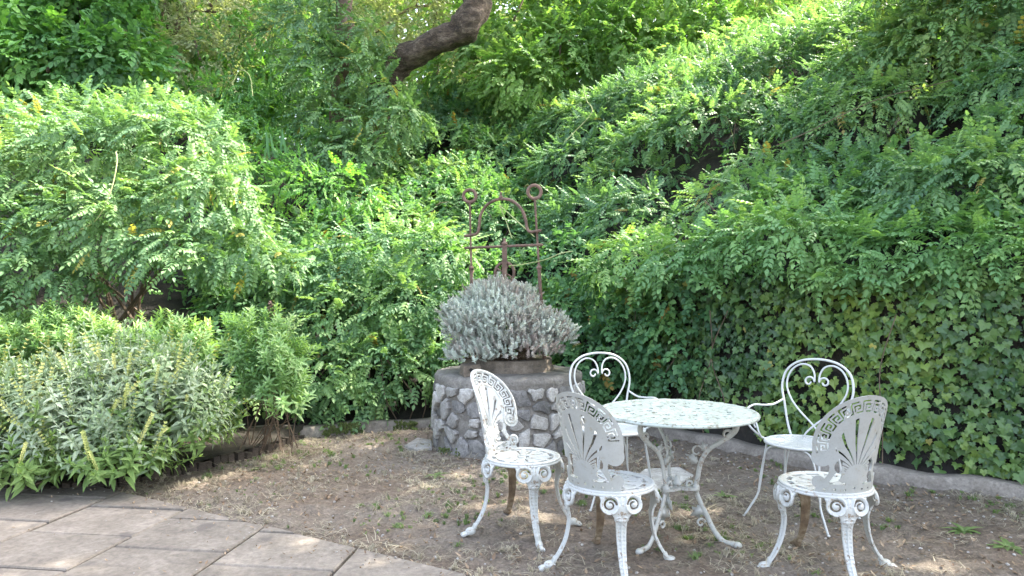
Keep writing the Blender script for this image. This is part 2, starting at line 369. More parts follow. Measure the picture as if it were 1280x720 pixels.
# hillside
aa = np.linspace(_ka[0], _ka[-1], 330)
ds = np.concatenate([[.0, .06, .12, .2, .27, .34, .42, .5, .65, .85], np.arange(1.05, 9, .15), np.arange(9.2, 11, .3), [12, 13.5, 15, 18, 22, 28, 36, 50, 80, 130, 200]])
AA, DD = np.meshgrid(aa, ds); RR = kerb_r(AA)+DD
HX = C0[0]+RR*np.cos(AA); HYY = C0[1]+RR*np.sin(AA); HZ, _ = terrain(HX, HYY)
HZ = HZ+fbm(HX, HYY, 3, 3)*.06*sstep(.3, .8, DD)
HZ[0, :] = -.05
nx, ny = len(aa), len(ds)
ii = np.arange((ny-1)*(nx-1)); r_ = ii//(nx-1); c_ = ii % (nx-1); q0 = r_*nx+c_
tag(link('hillside', np_mesh('hillside', np.stack([HX.ravel(), HYY.ravel(), HZ.ravel()], 1), np.stack([q0+nx, q0+nx+1, q0+1, q0], 1)), None, M['shaded_humus']), kind='structure')

# kerb
kb = MB(); kp = [p for p in _ks if -9 < p[0] < 9]
for side in range(1):
    n = len(kp); VV = []; FF = []
    for i, (x, y) in enumerate(kp):
        a = math.atan2(y-C0[1], x-C0[0]); j = .012*math.sin(i*1.7)+.006*math.sin(i*4.1); h = .105+.012*math.sin(i*.9)
        tx, ty = kp[min(i+1, n-1)][0]-kp[max(i-1, 0)][0], kp[min(i+1, n-1)][1]-kp[max(i-1, 0)][1]
        l = math.hypot(tx, ty); nx_, ny_ = -ty/l, tx/l
        if nx_*(x-C0[0])+ny_*(y-C0[1]) < 0: nx_, ny_ = -nx_, -ny_
        for (o, z) in ((-.012+j, -.05), (-.005+j, h*.75), (.012+j*.5, h-.004), (.03, h), (.11, h+.004), (.125, h-.015), (.13, -.05)):
            VV.append((x+nx_*o, y+ny_*o, z))
    for i in range(n-1):
        for k in range(6): FF.append((i*7+k, (i+1)*7+k, (i+1)*7+k+1, i*7+k+1))
    kb.add(VV, FF)
tag(kb.build('kerb', M['kerb'], None, True), kind='structure')

# patio slabs
def clip(poly, nx_, ny_, c):                       # keep nx*x+ny*y<=c
    out = []
    for i in range(len(poly)):
        a, b = poly[i], poly[(i+1) % len(poly)]
        da, db = nx_*a[0]+ny_*a[1]-c, nx_*b[0]+ny_*b[1]-c
        if da <= 0: out.append(a)
        if (da < 0) != (db < 0):
            t = da/(da-db); out.append((a[0]+(b[0]-a[0])*t, a[1]+(b[1]-a[1])*t))
    return out
def area(p): return .5*abs(sum(p[i][0]*p[(i+1) % len(p)][1]-p[(i+1) % len(p)][0]*p[i][1] for i in range(len(p))))
def slab_mesh(name, poly, z0, z1, bev=.006, jit=.0):
    if sum(poly[i][0]*poly[(i+1) % len(poly)][1]-poly[(i+1) % len(poly)][0]*poly[i][1] for i in range(len(poly))) < 0: poly = poly[::-1]
    cx = sum(p[0] for p in poly)/len(poly); cy = sum(p[1] for p in poly)/len(poly); n = len(poly)
    def ins(p, d):
        l = math.hypot(p[0]-cx, p[1]-cy); return (cx+(p[0]-cx)*(1-d/l), cy+(p[1]-cy)*(1-d/l))
    V = [(*p, z0) for p in poly]+[(*p, z1-bev) for p in poly]+[(*ins(p, bev*1.4), z1) for p in poly]
    Fc = [tuple(range(2*n, 3*n))]
    for k in range(2):
        for i in range(n): Fc.append((k*n+i, k*n+(i+1) % n, (k+1)*n+(i+1) % n, (k+1)*n+i))
    return mesh(name, V, Fc)
bedp = clip([(-7, -6), (8, -6), (8, 5.6), (-7, 5.6)], .50, .865, -2.03*.5+4.40*.865-.008)
patio = tag(link('patio', slab_mesh('patio', bedp, -.06, .010, .002), None, M['soil']), kind='structure')
ca, sa = math.cos(math.radians(-7.5)), math.sin(math.radians(-7.5))
org = (-2.0, 4.34)                                 # where joint B meets the cross joint
W_, L_ = .635, .475
for ci in range(-6, 10):
    for ri in range(-17, 6):
        off = -(ci+1)*.16
        u0, u1 = ci*W_, (ci+1)*W_; v0, v1 = ri*L_+off, (ri+1)*L_+off
        g = .0075
        q = [(u0+g, v0+g), (u1-g, v0+g), (u1-g, v1-g), (u0+g, v1-g)]
        q = [(org[0]+u*ca-v*sa, org[1]+u*sa+v*ca) for u, v in q]
        q = clip(q, .50, .865, -2.03*.5+4.40*.865)
        q = [p for i, p in enumerate(q) if math.hypot(p[0]-q[i-1][0], p[1]-q[i-1][1]) > .004] if len(q) > 2 else q
        if len(q) < 3 or area(q) < .004: continue
        if max(p[1] for p in q) < 1.0 or min(p[0] for p in q) < -6.8 or min(p[1] for p in q) > 5.3 or max(p[0] for p in q) > 4.5: continue
        o = link('paving_slab', slab_mesh('paving_slab', q, 0, .034+random.uniform(-.005, .005), .007), patio, M['slab'])
# bits of stone set in the ground
def flat_stone(pts, label, h=.03):
    cx = sum(p.x for p in pts)/len(pts); cy = sum(p.y for p in pts)/len(pts)
    poly = [(p.x-cx, p.y-cy) for p in pts]
    o = link('flat_stone', slab_mesh('flat_stone', poly, -.03, h, .008), None, M['pale_stone']); o.location = (cx, cy, 0)
    tag(o, label, 'stone')
flat_stone([G(786, 606), G(812, 618), G(842, 612), G(868, 598), G(850, 588), G(806, 590)], 'pale flat stone sunk in the earth behind the table legs', .028)
flat_stone([G(505, 560), G(522, 565), G(540, 563), G(540, 553), G(522, 550)], 'pale flat stone lying in the earth at the left foot of the well', .024)

# ------------------------------------------------------------ SDF plates (cast metal fretwork)
def e_sdf(x, z, cx, cz, rx, rz):
    k = np.sqrt(((x-cx)/rx)**2+((z-cz)/rz)**2); g = np.sqrt(((x-cx)/rx**2)**2+((z-cz)/rz**2)**2)+1e-9
    return k*(k-1)/g
def c_sdf(x, z, cx, cz, r): return np.hypot(x-cx, z-cz)-r
def seg_sdf(x, z, a, b, r0, r1=None):
    r1 = r0 if r1 is None else r1
    dx, dz = b[0]-a[0], b[1]-a[1]; t = np.clip(((x-a[0])*dx+(z-a[1])*dz)/(dx*dx+dz*dz), 0, 1)
    return np.hypot(x-a[0]-t*dx, z-a[1]-t*dz)-(r0+(r1-r0)*t)
def path_sdf(x, z, pts, r0, r1=None):
    r1 = r0 if r1 is None else r1; d = 1e9; n = len(pts)-1
    for i in range(n): d = np.minimum(d, seg_sdf(x, z, pts[i], pts[i+1], lerp(r0, r1, i/n), lerp(r0, r1, (i+1)/n)))
    return d
def box_sdf(x, z, x0, x1, z0, z1): return np.maximum(np.maximum(x0-x, x-x1), np.maximum(z0-z, z-z1))
def plate(name, fn, x0, x1, z0, z1, cell, mapf, thick, relief=None):
    """fn(x,z)->sdf; mapf(x,z,n)->(N,3) world point with n the offset along the plate normal"""
    nx = int(round((x1-x0)/cell))+1; nz = int(round((z1-z0)/cell))+1
    gx = np.linspace(x0, x1, nx); gz = np.linspace(z0, z1, nz); X, Z = np.meshgrid(gx, gz)
    S = fn(X, Z); c = (S[:-1, :-1]+S[1:, :-1]+S[:-1, 1:]+S[1:, 1:])/4; ins = c < 0
    cnt = np.zeros(X.shape, int)
    for a in (0, 1):
        for b in (0, 1): cnt[a:nz-1+a, b:nx-1+b] += ins
    used = cnt > 0; bd = used & (cnt < 4)
    e = cell*.25; gxx = (fn(X+e, Z)-fn(X-e, Z))/(2*e); gzz = (fn(X, Z+e)-fn(X, Z-e))/(2*e); g2 = gxx**2+gzz**2+1e-6
    mv = np.where(bd, -S/g2, 0); mx = np.clip(mv*gxx, -.6*cell, .6*cell); mz = np.clip(mv*gzz, -.6*cell, .6*cell)
    Xm, Zm = X+mx, Z+mz
    idx = np.full(X.shape, -1); idx[used] = np.arange(used.sum()); n = int(used.sum())
    xu, zu = Xm[used], Zm[used]
    rl = relief(xu, zu, np.minimum(S[used], 0)) if relief else 0*xu
    Vf = mapf(xu, zu, thick/2+rl); Vb = mapf(xu, zu, -thick/2+0*xu)
    jz, jx = np.nonzero(ins)
    A = idx[jz, jx]; B = idx[jz, jx+1]; C = idx[jz+1, jx+1]; D = idx[jz+1, jx]
    faces = [np.stack([A, B, C, D], 1), np.stack([A, D, C, B], 1)+n]
    pad = np.pad(ins, 1)
    for (dz, dx, p, q) in ((-1, 0, A, B), (1, 0, C, D), (0, -1, D, A), (0, 1, B, C)):
        o = ~pad[jz+1+dz, jx+1+dx]
        faces.append(np.stack([q[o], p[o], p[o]+n, q[o]+n], 1))
    return np_mesh(name, np.concatenate([Vf, Vb]), np.concatenate(faces), smooth=False)

KEY = ["##......", "#.#####.", "#.#...#.", "#.###.#.", "#.....#.", "#######.", ".....##."]  # rows from the inner rim outwards
KEYA = np.array([[1.0 if ch == '#' else -1.0 for ch in r] for r in KEY])
def key_val(u, v):                                  # u along (units of 8 columns), v across 0..7
    cu = u*8-.5; cv = v-.5
    i0 = np.floor(cu).astype(int); j0 = np.floor(cv).astype(int); fu = cu-i0; fv = cv-j0
    def g(j, i): return np.where((j < 0) | (j > 6), 1.0, KEYA[np.clip(j, 0, 6), i % 8])
    return (g(j0, i0)*(1-fu)+g(j0, i0+1)*fu)*(1-fv)+(g(j0+1, i0)*(1-fu)+g(j0+1, i0+1)*fu)*fv
def back_sdf(x0, z):
    x = np.abs(x0)
    body = np.maximum(e_sdf(x, z, 0, .238, .208, .222), .185-z)
    body = np.minimum(body, c_sdf(x, z, .158, .172, .047))
    inner = e_sdf(x, z, 0, .215, .142, .178)
    lower = np.maximum(inner, z-.25)
    body = np.minimum(body, lower)
    body = np.minimum(body, path_sdf(x, z, [(.118, .19), (.108, .14), (.112, .09), (.135, .05), (.15, .03)], .011, .013))
    body = np.minimum(body, c_sdf(x, z, .163, .052, .029))
    body = np.minimum(body, box_sdf(x, z, -1, .175-.2*np.clip(z-.01, 0, 1), 0, .045))
    # greek key band
    t = np.arctan2((z-.238)/.222, x0/.208); k = np.sqrt((x0/.208)**2+((z-.238)/.222)**2)
    v = (k-.66)/(.915-.66)*7; u = (t+.28)/(PI+.56)*13
    kv = key_val(u, v)*.004
    band = np.maximum(np.maximum(.66-k, k-.915)*.2, -(t+.28)*.2)
    band = np.maximum(band, (t-PI-.28)*.2); band = np.where(t < -PI/2, 1.0, band)
    hole = np.maximum(kv, band)
    body = np.maximum(body, -hole)
    # palmette slits
    px, pz = x0, z-.085; r = np.hypot(px, pz); ph = np.abs(np.arctan2(px, pz))
    lim = e_sdf(x, z, 0, .225, .112, .142)
    for i, s in enumerate((.14, .42, .69, .95, 1.20, 1.44, 1.68)):
        w = .0014+.036*np.clip(r-.05, 0, .2)
        h = np.maximum(np.maximum(np.abs(ph-s*(.62+3.6*np.clip(r-.045, 0, .11)))*r-w, .055-r), lim+.004+.008*(i % 2))
        body = np.maximum(body, -h)
    for (a, b, q) in ((.083, .085, .017), (.05, .05, .007), (0, .03, .006), (.045, .022, .006), (.09, .022, .006), (.135, .02, .005)):
        body = np.maximum(body, -c_sdf(x, z, a, b, q))
    body = np.maximum(body, -np.maximum(e_sdf(x, z, .082, .13, .02, .028), -(x-.068)))
    return body
def back_relief(x0, z, s):
    x = np.abs(x0); r = .0035*np.clip(-s/.005, 0, 1)
    k = np.sqrt((x0/.208)**2+((z-.238)/.222)**2)
    r = r+.005*np.exp(-((k-.965)/.03)**2)+.004*np.exp(-((k-.63)/.03)**2)*(z > .15)
    for (cx, cz, R) in ((.158, .172, .047), (.163, .052, .029), (.045, .075, .03), (.1, .035, .022)):
        q = np.hypot(x-cx, z-cz); th = np.arctan2(z-cz, x-cx)
        r = r+np.where(q < R, .004*np.sin(2*PI*(q/R*2.0-th/(2*PI)))+.003, 0)
    ph = np.arctan2(x0, z-.105); r = r+.002*np.cos(ph*19)*((k < .6) & (z > .15))
    return r
BR = .215
def back_map(x, z, n):
    lean = .12*z+.25*z*z; a = x/.208; R = BR-.012-n+.03*z
    return np.stack([R*np.sin(a), R*np.cos(a)+lean, .425+z*1.03+.0*x], 1)      # back stands at local +Y, relief faces the seat
def seat_sdf(x, y):
    r = np.hypot(x, y); t = np.arctan2(y, x); s = r-BR
    ring1 = np.abs(r-.165)-.012; seg = np.abs(((t*12/(2*PI)) % 1)-.5)-.36
    s = np.maximum(s, -np.maximum(ring1, seg*.06))
    pet = np.abs(((t*10/(2*PI)+.25) % 1)-.5)*2*PI/10*r
    for off, w in ((0, .010),):
        h = np.maximum(np.abs(pet-.0)-(.0025+.07*np.clip(r-.05, 0, .05)), np.maximum(.045-r, r-.135))
        s = np.maximum(s, -h)
    s = np.maximum(s, -(np.abs(r-.028)-.007+.004*np.cos(3*t)))
    return s
def seat_relief(x, y, s):
    r = np.hypot(x, y); return .002*np.clip(-s/.004, 0, 1)+.004*np.exp(-((r-BR+.012)/.008)**2)-.006*(1-(r/BR)**2)
def spiral(cx, cz, r0, r1, a0, turns, n=26):
    return [(cx+lerp(r0, r1, i/n)*math.cos(a0+turns*2*PI*i/n), cz+lerp(r0, r1, i/n)*math.sin(a0+turns*2*PI*i/n)) for i in range(n+1)]
SPG = spiral(.054, -.050, .030, .011, PI*.95, -1.25)
SPR = spiral(.052, -.050, .036, .006, PI*.55, -1.55)
def leg_sdf(u0, s):                                  # s: 0 at the seat, negative downwards (arc length)
    u = np.abs(u0)
    sh = np.maximum(s, np.minimum(np.maximum(u-.112+.5*np.clip(-s, 0, .04), -.035-s), path_sdf(u, s, SPR, .0085, .006)))
    sh = np.minimum(sh, np.maximum(np.maximum(u-.035-.6*np.clip(s+.11, 0, .04), -.115-s), s))
    sh = np.minimum(sh, c_sdf(u, s, .054, -.050, .043)); sh = np.maximum(sh, -path_sdf(u, s, SPG, .0055, .0035))
    sh = np.minimum(sh, c_sdf(u, s, .016, -.118, .018))
    w = np.interp(-s, [.1, .14, .25, .40, .44, .47], [.026, .027, .021, .0155, .016, .018])
    body = np.maximum(np.maximum(u-w, s+.09), -.455-s)
    return np.minimum(sh, body)
def leg_relief(u0, s, sd):
    u = np.abs(u0); r = .0035*np.clip(-sd/.004, 0, 1)
    r = r+np.where(s < -.13, .0045*(np.abs(u) < .004)-.003*((np.abs(u-.010) < .005) & (((s*55) % 1) > .5)), 0)
    q = np.hypot(u-.054, s+.05); r = r+.006*np.exp(-((q-.038)/.005)**2)*(s > -.12)+.004*np.exp(-(q/.008)**2)
    r = r+.004*np.exp(-((np.hypot(u-.014, s+.115)-.010)/.004)**2)+.003*np.cos(u0*260)*((u < .05) & (s > -.05))
    return r
LP = crom([(BR-.012, 0, .418), (BR+.006, 0, .385), (BR+.010, 0, .345), (BR-.002, 0, .30), (BR-.010, 0, .26), (BR-.004, 0, .20), (BR+.012, 0, .14), (BR+.045, 0, .075), (BR+.082, 0, .03), (BR+.105, 0, .012)], 8)
_ls = np.concatenate([[0], np.cumsum([(LP[i+1]-LP[i]).length for i in range(len(LP)-1)])]); _lr = np.array([p.x for p in LP]); _lz = np.array([p.z for p in LP])
def leg_map(u, s, n):
    q = -s; r = np.interp(q, _ls, _lr); z = np.interp(q, _ls, _lz)
    e = .003; tr = (np.interp(q+e, _ls, _lr)-np.interp(q-e, _ls, _lr))/(2*e); tz = (np.interp(q+e, _ls, _lz)-np.interp(q-e, _ls, _lz))/(2*e)
    l = np.hypot(tr, tz)+1e-9; nr, nz_ = -tz/l, tr/l
    wrap = sstep(-.30, -.08, s); a = u/(BR+.0)*wrap; lat = u*(1-wrap)
    R = r+n*nr
    return np.stack([R*np.cos(a), R*np.sin(a)+lat, z+n*nz_], 1)
LEGLEN = float(_ls[-1])
me_back = plate('backrest', back_sdf, -.2125, .2125, -.0025, .4675, .0025, back_map, .007, back_relief)
me_seat = plate('seat', seat_sdf, -.22, .22, -.22, .22, .0045, lambda x, y, n: np.stack([x, y, .420+n], 1), .014, seat_relief)
me_leg0 = plate('leg', leg_sdf, -.12, .12, -LEGLEN, .0, .0026, leg_map, .007, leg_relief)
def leg_with_foot():
    bm = bmesh.new(); bm.from_mesh(me_leg0); me = bpy.data.meshes.new('leg'); f = MB()
    x = BR+.088
    f.ball((x, 0, .026), (.030, .020, .022), 12, 8); f.ball((x+.030, 0, .014), (.022, .017, .013), 10, 6)
    for dy in (-.013, 0, .013): f.ball((x+.040, dy, .010), (.015, .0065, .010), 8, 6)
    f.ball((x-.024, 0, .05), (.012, .016, .02), 8, 6)
    f.ball((BR+.005, 0, .302), (.010, .022, .012), 10, 6)
    t = bpy.data.meshes.new('x'); t.from_pydata(f.v, [], f.f); t.update(); bm.from_mesh(t); bm.to_mesh(me); bm.free(); return me
me_leg = leg_with_foot()
for mm, mt in ((me_back, M['white']), (me_seat, M['white']), (me_leg, M['white'])): mm.materials.append(mt)
me_back_shade = me_back.copy(); me_back_shade.materials.clear(); me_back_shade.materials.append(M['shadeback'])
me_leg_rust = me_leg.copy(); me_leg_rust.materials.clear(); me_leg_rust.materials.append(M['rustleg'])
def cast_chair(x, y, back_az, leg_az, label, back_me, rust_dir, rust_label):
    rz = math.radians(back_az-90)
    t = empty('cast_chair', (x, y, .002), rz, label=label, cat='chair', group='white cast metal garden chairs round the table')
    link('seat', me_seat, t); b = link('backrest', back_me, t)
    if back_me is me_back_shade: b['label'] = 'white back of the pierced backrest, its shade painted in as grey'
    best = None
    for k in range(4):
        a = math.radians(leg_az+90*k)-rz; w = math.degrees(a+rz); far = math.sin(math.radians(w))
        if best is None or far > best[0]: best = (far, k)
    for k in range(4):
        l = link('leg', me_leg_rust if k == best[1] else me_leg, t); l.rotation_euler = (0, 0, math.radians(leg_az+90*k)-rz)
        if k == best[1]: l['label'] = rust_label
    # bolts and rim lip
    mb = MB(); mb.torus((0, 0, .413), BR-.003, .0075, 'Z', 56, 8); mb.build('seat_rim', M['white'], t, True)
    for a in (-.5, 0, .5):
        mb = MB(); mb.ball(((BR-.01)*math.sin(a), (BR-.01)*math.cos(a)-.008, .434), .006, 8, 5); mb.build('bolt', M['rust'], t)
    return t
cast_chair(.06, 4.05, 147, -74, 'white cast iron chair nearest the stone well, relief front of its shell back in view', me_back, 0, 'rust-brown far leg')
cast_chair(.485, 3.51, -132, -84, 'white cast iron chair front left of the table, shade-grey backrest leaning left', me_back_shade, 0, 'rust-stained brown far leg')
cast_chair(1.53, 3.48, -78, -87, 'white cast iron chair front right of the table, shade-grey backrest leaning right', me_back_shade, 0, 'brown stained far leg')

# ------------------------------------------------------------ table
TX, TY = .89, 3.84
tab = empty('garden_table', (TX, TY, .008), math.radians(-18), label='round white cast iron garden table with worn chipped top on curled legs', cat='table')
TR = .420
def top_sdf(x, y):
    r = np.hypot(x, y); t = np.arctan2(y, x); s = r-TR
    s = np.maximum(s, -np.maximum(np.abs(r-.385)-.003, (np.abs(((t*90/(2*PI)) % 1)-.5)-.25)*.02))
    s = np.maximum(s, -np.maximum(np.abs(r-.27)-.012, (np.abs(((t*24/(2*PI)) % 1)-.5)-.22)*.05))
    s = np.maximum(s, -np.maximum(np.abs(r-.15)-.015, (np.abs(((t*12/(2*PI)) % 1)-.5)-.2)*.05))
    return s
def top_relief(x, y, s):
    r = np.hypot(x, y); t = np.arctan2(y, x)
    return .0015*np.clip(-s/.004, 0, 1)+.003*np.exp(-((r-TR+.012)/.008)**2)+.0015*np.sin(t*30)*np.sin(r*90)
link('tabletop', plate('tabletop', top_sdf, -.44, .44, -.44, .44, .0055, lambda x, y, n: np.stack([x, y, .706+n], 1), .010, top_relief), tab, M['table_top'])
mb = MB(); mb.torus((0, 0, .701), TR-.002, .0085, 'Z', 72, 8); mb.build('table_rim', M['table_top'], tab, True)
def table_leg(parent, az):
    mb = MB()
    pr = crom([(.285, 0, .69), (.305, 0, .655), (.292, 0, .615), (.235, 0, .565), (.165, 0, .515), (.125, 0, .445), (.108, 0, .36), (.098, 0, .30), (.118, 0, .24), (.155, 0, .165), (.195, 0, .085), (.24, 0, .035), (.295, 0, .026), (.318, 0, .022)], 6)
    n = len(pr); rad = [lerp(.021, .013, min(i/(n*.25), 1)) if i < n*.7 else lerp(.013, .018, (i-n*.7)/(n*.3)) for i in range(n)]
    mb.tube(pr, rad, 10, flat=.62, up=Vector((0, 1, 0)))
    # leaf flourishes and curls off the leg
    def curl(c, r0, a0, turns, r=.006):
        mb.tube([(x, 0, z) for x, z in spiral(c[0], c[1], r0, r0*.25, a0, turns, 18)], [lerp(r, r*.7, i/18) for i in range(19)], 8)
    curl((.105, .50), .035, PI*.1, .9); curl((.07, .325), .030, 0, -1.1, .008); curl((.125, .12), .025, .3, 1.0, .007)
    curl((.26, .60), .028, 0, 1.0, .008); curl((.075, .455), .022, 0, 1.1)
    def leaf(c, d, L, w):
        c = Vector(c); d = Vector(d).normalized(); s = Vector((-d.z, 0, d.x)); pts = []
        for (a, b) in ((0, -.15), (.25, -.6), (.35, -.35), (.6, -.65), (.68, -.25), (1, 0), (.68, .25), (.6, .65), (.35, .35), (.25, .6), (0, .15)):
            pts.append(c+d*a*L+s*b*w)
        m_ = len(pts); V = [p+Vector((0, -.005, 0)) for p in pts]+[p+Vector((0, .005, 0)) for p in pts]
        mb.add(V, [tuple(range(m_)), tuple(range(2*m_-1, m_-1, -1))]+[(i, i+m_, (i+1) % m_+m_, (i+1) % m_) for i in range(m_)])
    leaf((.105, 0, .44), (-.8, 0, .55), .075, .045); leaf((.14, 0, .20), (-.7, 0, -.45), .085, .055); leaf((.15, 0, .50), (-.3, 0, 1), .06, .035)
    mb.ball((.31, 0, .024), (.026, .02, .018), 10, 6)
    mb.ball((.10, 0, .305), (.02, .026, .028), 10, 6); mb.ball((.29, 0, .685), (.03, .022, .014), 10, 6)
    o = mb.build('leg', M['tleg'], parent, True); o.rotation_euler = (0, 0, az); return o
for a in (-2, -122, 118): table_leg(tab, math.radians(a))
def shelf_sdf(x, y):
    r = np.hypot(x, y); t = np.arctan2(y, x)-math.radians(-2); s = r-(.088+.030*np.cos(3*t))
    return np.maximum(s, -(np.abs(np.hypot(r, 0)-.045)-.006+.004*np.cos(3*t)))
link('shelf', plate('shelf', shelf_sdf, -.125, .125, -.125, .125, .004, lambda x, y, n: np.stack([x, y, .305+n], 1), .012), tab, M['tleg'])
mb = MB(); mb.lathe([(.001, .0), (.02, .0), (.028, .012), (.018, .024), (.012, .05), (.001, .055)], 14, (0, 0, .31)); mb.build('finial', M['tleg'], tab, True)

# ------------------------------------------------------------ wire armchairs
def wire_seat_sdf(x, y):
    r = np.hypot(x, y); s = r-.205
    hx = (x/.02) % 1-.5; hy = (y/.02) % 1-.5
    return np.maximum(s, -np.maximum(np.hypot(hx, hy)*.02-.0042, r-.18))
me_wseat = plate('seat', wire_seat_sdf, -.21, .21, -.21, .21, .0035, lambda x, y, n: np.stack([x, y, .452-.012*(1-(np.hypot(x, y)/.205)**2)+n], 1), .004)
me_wseat.materials.append(M['wire'])
def wire_chair(x, y, back_az, label):
    t = empty('wire_armchair', (x, y, .008), math.radians(back_az-90), label=label, cat='chair', group='white wire armchairs behind the table')
    link('seat', me_wseat, t)
    mb = MB(); mb.torus((0, 0, .449), .206, .0085, 'Z', 48, 8); mb.build('seat_ring', M['wire'], t, True)
    Yb = lambda z: .165+.17*(z-.45)
    hoop = []
    for s in (-1, 1):
        side = [(s*.135, .165, .44), (s*.165, Yb(.52), .52), (s*.195, Yb(.64), .64), (s*.220, Yb(.75), .75), (s*.198, Yb(.85), .85), (s*.120, Yb(.91), .912)]
        hoop = hoop+side if s < 0 else hoop+[(0, Yb(.93), .932)]+side[::-1]
    mb = MB(); mb.tube(crom(hoop, 8), .0075, 8); mb.build('back_hoop', M['wire'], t, True)
    for s in (-1, 1):
        sp = [(s*(.048+r*math.cos(a)), r*math.sin(a)+.792) for r, a in [(lerp(.010, .034, i/16), lerp(-PI*1.0, PI*1.0, i/16)) for i in range(17)]]
        pts = [(a, Yb(b)-.004, b) for a, b in sp]
        pts += [(s*a, Yb(b)-.004, b) for a, b in ((.018, .842), (.045, .885), (.098, .897), (.152, .868), (.184, .81), (.184, .74), (.145, .665), (.085, .60), (.02, .545), (-.035, .49), (-.06, .45))]
        mb = MB(); mb.tube(crom(pts, 5), .0060, 8); mb.build('heart_scroll', M['wire'], t, True)
        arm = [(s*.203, Yb(.67), .67), (s*.235, .13, .640), (s*.262, .05, .640), (s*.285, -.03, .648), (s*.298, -.10, .625), (s*.293, -.13, .58), (s*.262, -.125, .525), (s*.215, -.09, .470), (s*.185, -.07, .452)]
        mb = MB(); mb.tube(crom(arm, 7), .0068, 8)
        cur = [(s*.205, -.09, .46), (s*.212, -.115, .50), (s*.232, -.105, .545), (s*.252, -.09, .555), (s*.262, -.08, .535), (s*.25, -.08, .515)]
        mb.tube(crom(cur, 6), .0055, 8); mb.build('armrest', M['wire'], t, True)
    for sx in (-1, 1):
        for sy in (-1, 1):
            bx, by = sx*.155, sy*.125
            mb = MB()
            leg = [(bx, by, .445), (sx*.168, sy*.145, .32), (sx*.180, sy*.165, .19), (sx*.190, sy*.180, .13), (sx*.225, sy*.205, .055), (sx*.25, sy*.222, .004)]
            mb.tube(crom(leg, 5), .0065, 8)
            l2 = [(sx*.02, sy*.165, .440), (sx*.09, sy*.175, .438), (sx*.135, sy*.172, .405), (sx*.165, sy*.17, .30), (sx*.186, sy*.176, .14)]
            mb.tube(crom(l2, 5), .0050, 8)
            mb.ball((sx*.252, sy*.223, .004), (.010, .010, .006), 8, 5)
            mb.build('leg', M['wire'], t, True)
    return t
wire_chair(.665, 4.68, 106, 'white wire armchair with heart scroll back standing between the well and the table')
wire_chair(1.735, 4.27, 44, 'white wire armchair with heart scroll back standing right of the table before the ivy')

# ------------------------------------------------------------ stone well
WX, WY, WR, WH = -.035, 6.38, .655, .66
well = empty('stone_well', (WX, WY, 0), label='round rubble stone well with grey mortar and rounded concrete rim', cat='well')
mb = MB(); prof = [(WR-.02, -.08), (WR+.02, .0), (WR-.005, .05), (WR-.012, .2), (WR-.012, .4), (WR-.006, .55), (WR+.004, .60), (WR+.002, .63), (WR-.012, .652), (WR-.04, .662), (WR-.15, .668), (.30, .672), (.05, .672), (.001, .672)]
mb.lathe(prof, 120)
o = mb.build('mortar_wall', M['mortar'], well, True)
for v in o.data.vertices:
    r = Vector((v.co.x, v.co.y)); 
    if r.length > .1:
        k = (noise.noise(v.co*7)*.014+noise.noise(v.co*22)*.006); v.co.x += v.co.x/r.length*k; v.co.y += v.co.y/r.length*k
        v.co.z += noise.noise(v.co*15+Vector((9, 3, 1)))*.006
U = 2*PI*WR; seeds = []; rows = 5; ztop = .56; ncol = 26; rr = random.Random(5)
for j in range(rows):
    for i in range(ncol):
        seeds.append(((i+(j % 2)*.5+rr.uniform(-.46, .46))*U/ncol, (j+.5+rr.uniform(-.46, .46))*ztop/rows))
for (su, sv) in seeds:
    poly = [(su-.25, max(0, sv-.2)), (su+.25, max(0, sv-.2)), (su+.25, min(ztop, sv+.2)), (su-.25, min(ztop, sv+.2))]
    for (qu, qv) in seeds:
        for w in (-U, 0, U):
            q = qu+w
            if (q, qv) == (su, sv) or abs(q-su) > .5 or abs(qv-sv) > .4: continue
            nx_, ny_ = q-su, qv-sv; l = math.hypot(nx_, ny_)
            if l < 1e-6: continue
            nx_ /= l; ny_ /= l; poly = clip(poly, nx_, ny_, nx_*(su+q)/2+ny_*(sv+qv)/2-rr.uniform(.006, .020))
            if len(poly) < 3: break
        if len(poly) < 3: break
    if len(poly) < 3 or area(poly) < .0016 or rr.random() < .16: continue
    # round the corners, jitter
    cu = sum(p[0] for p in poly)/len(poly); cv = sum(p[1] for p in poly)/len(poly)
    pp = []
    for i in range(len(poly)):
        a, b = poly[i], poly[(i+1) % len(poly)]
        for t_ in (.14, .5, .86):
            k = rr.uniform(-.009, .009)
            pp.append((lerp(a[0], b[0], t_)+k, lerp(a[1], b[1], t_)+rr.uniform(-.009, .009)))
    n = len(pp); V = []; pale = rr.random() < .6
    prd = rr.uniform(.012, .032) if pale else rr.uniform(.004, .018)
    tilt = (rr.uniform(-.06, .06), rr.uniform(-.06, .06))
    for (sc_, dep) in ((1.0, -.02), (1.0, prd*.5), (.90, prd), (.5, prd+.004)):
        for (u, v) in pp:
            uu, vv = cu+(u-cu)*sc_, cv+(v-cv)*sc_
            d = dep+(tilt[0]*(uu-cu)+tilt[1]*(vv-cv))*(dep > 0)+rr.uniform(-.002, .002); a = uu/WR
            V.append(((WR+d)*math.cos(a), (WR+d)*math.sin(a), vv+.012))
    Fc = [tuple(range(3*n, 4*n))]
    for k in range(3):
        for i in range(n): Fc.append((k*n+i, k*n+(i+1) % n, (k+1)*n+(i+1) % n, (k+1)*n+i))
    link('stone', mesh('stone', V, Fc), well, M['pale_stone'] if pale else M['dark_stone'])
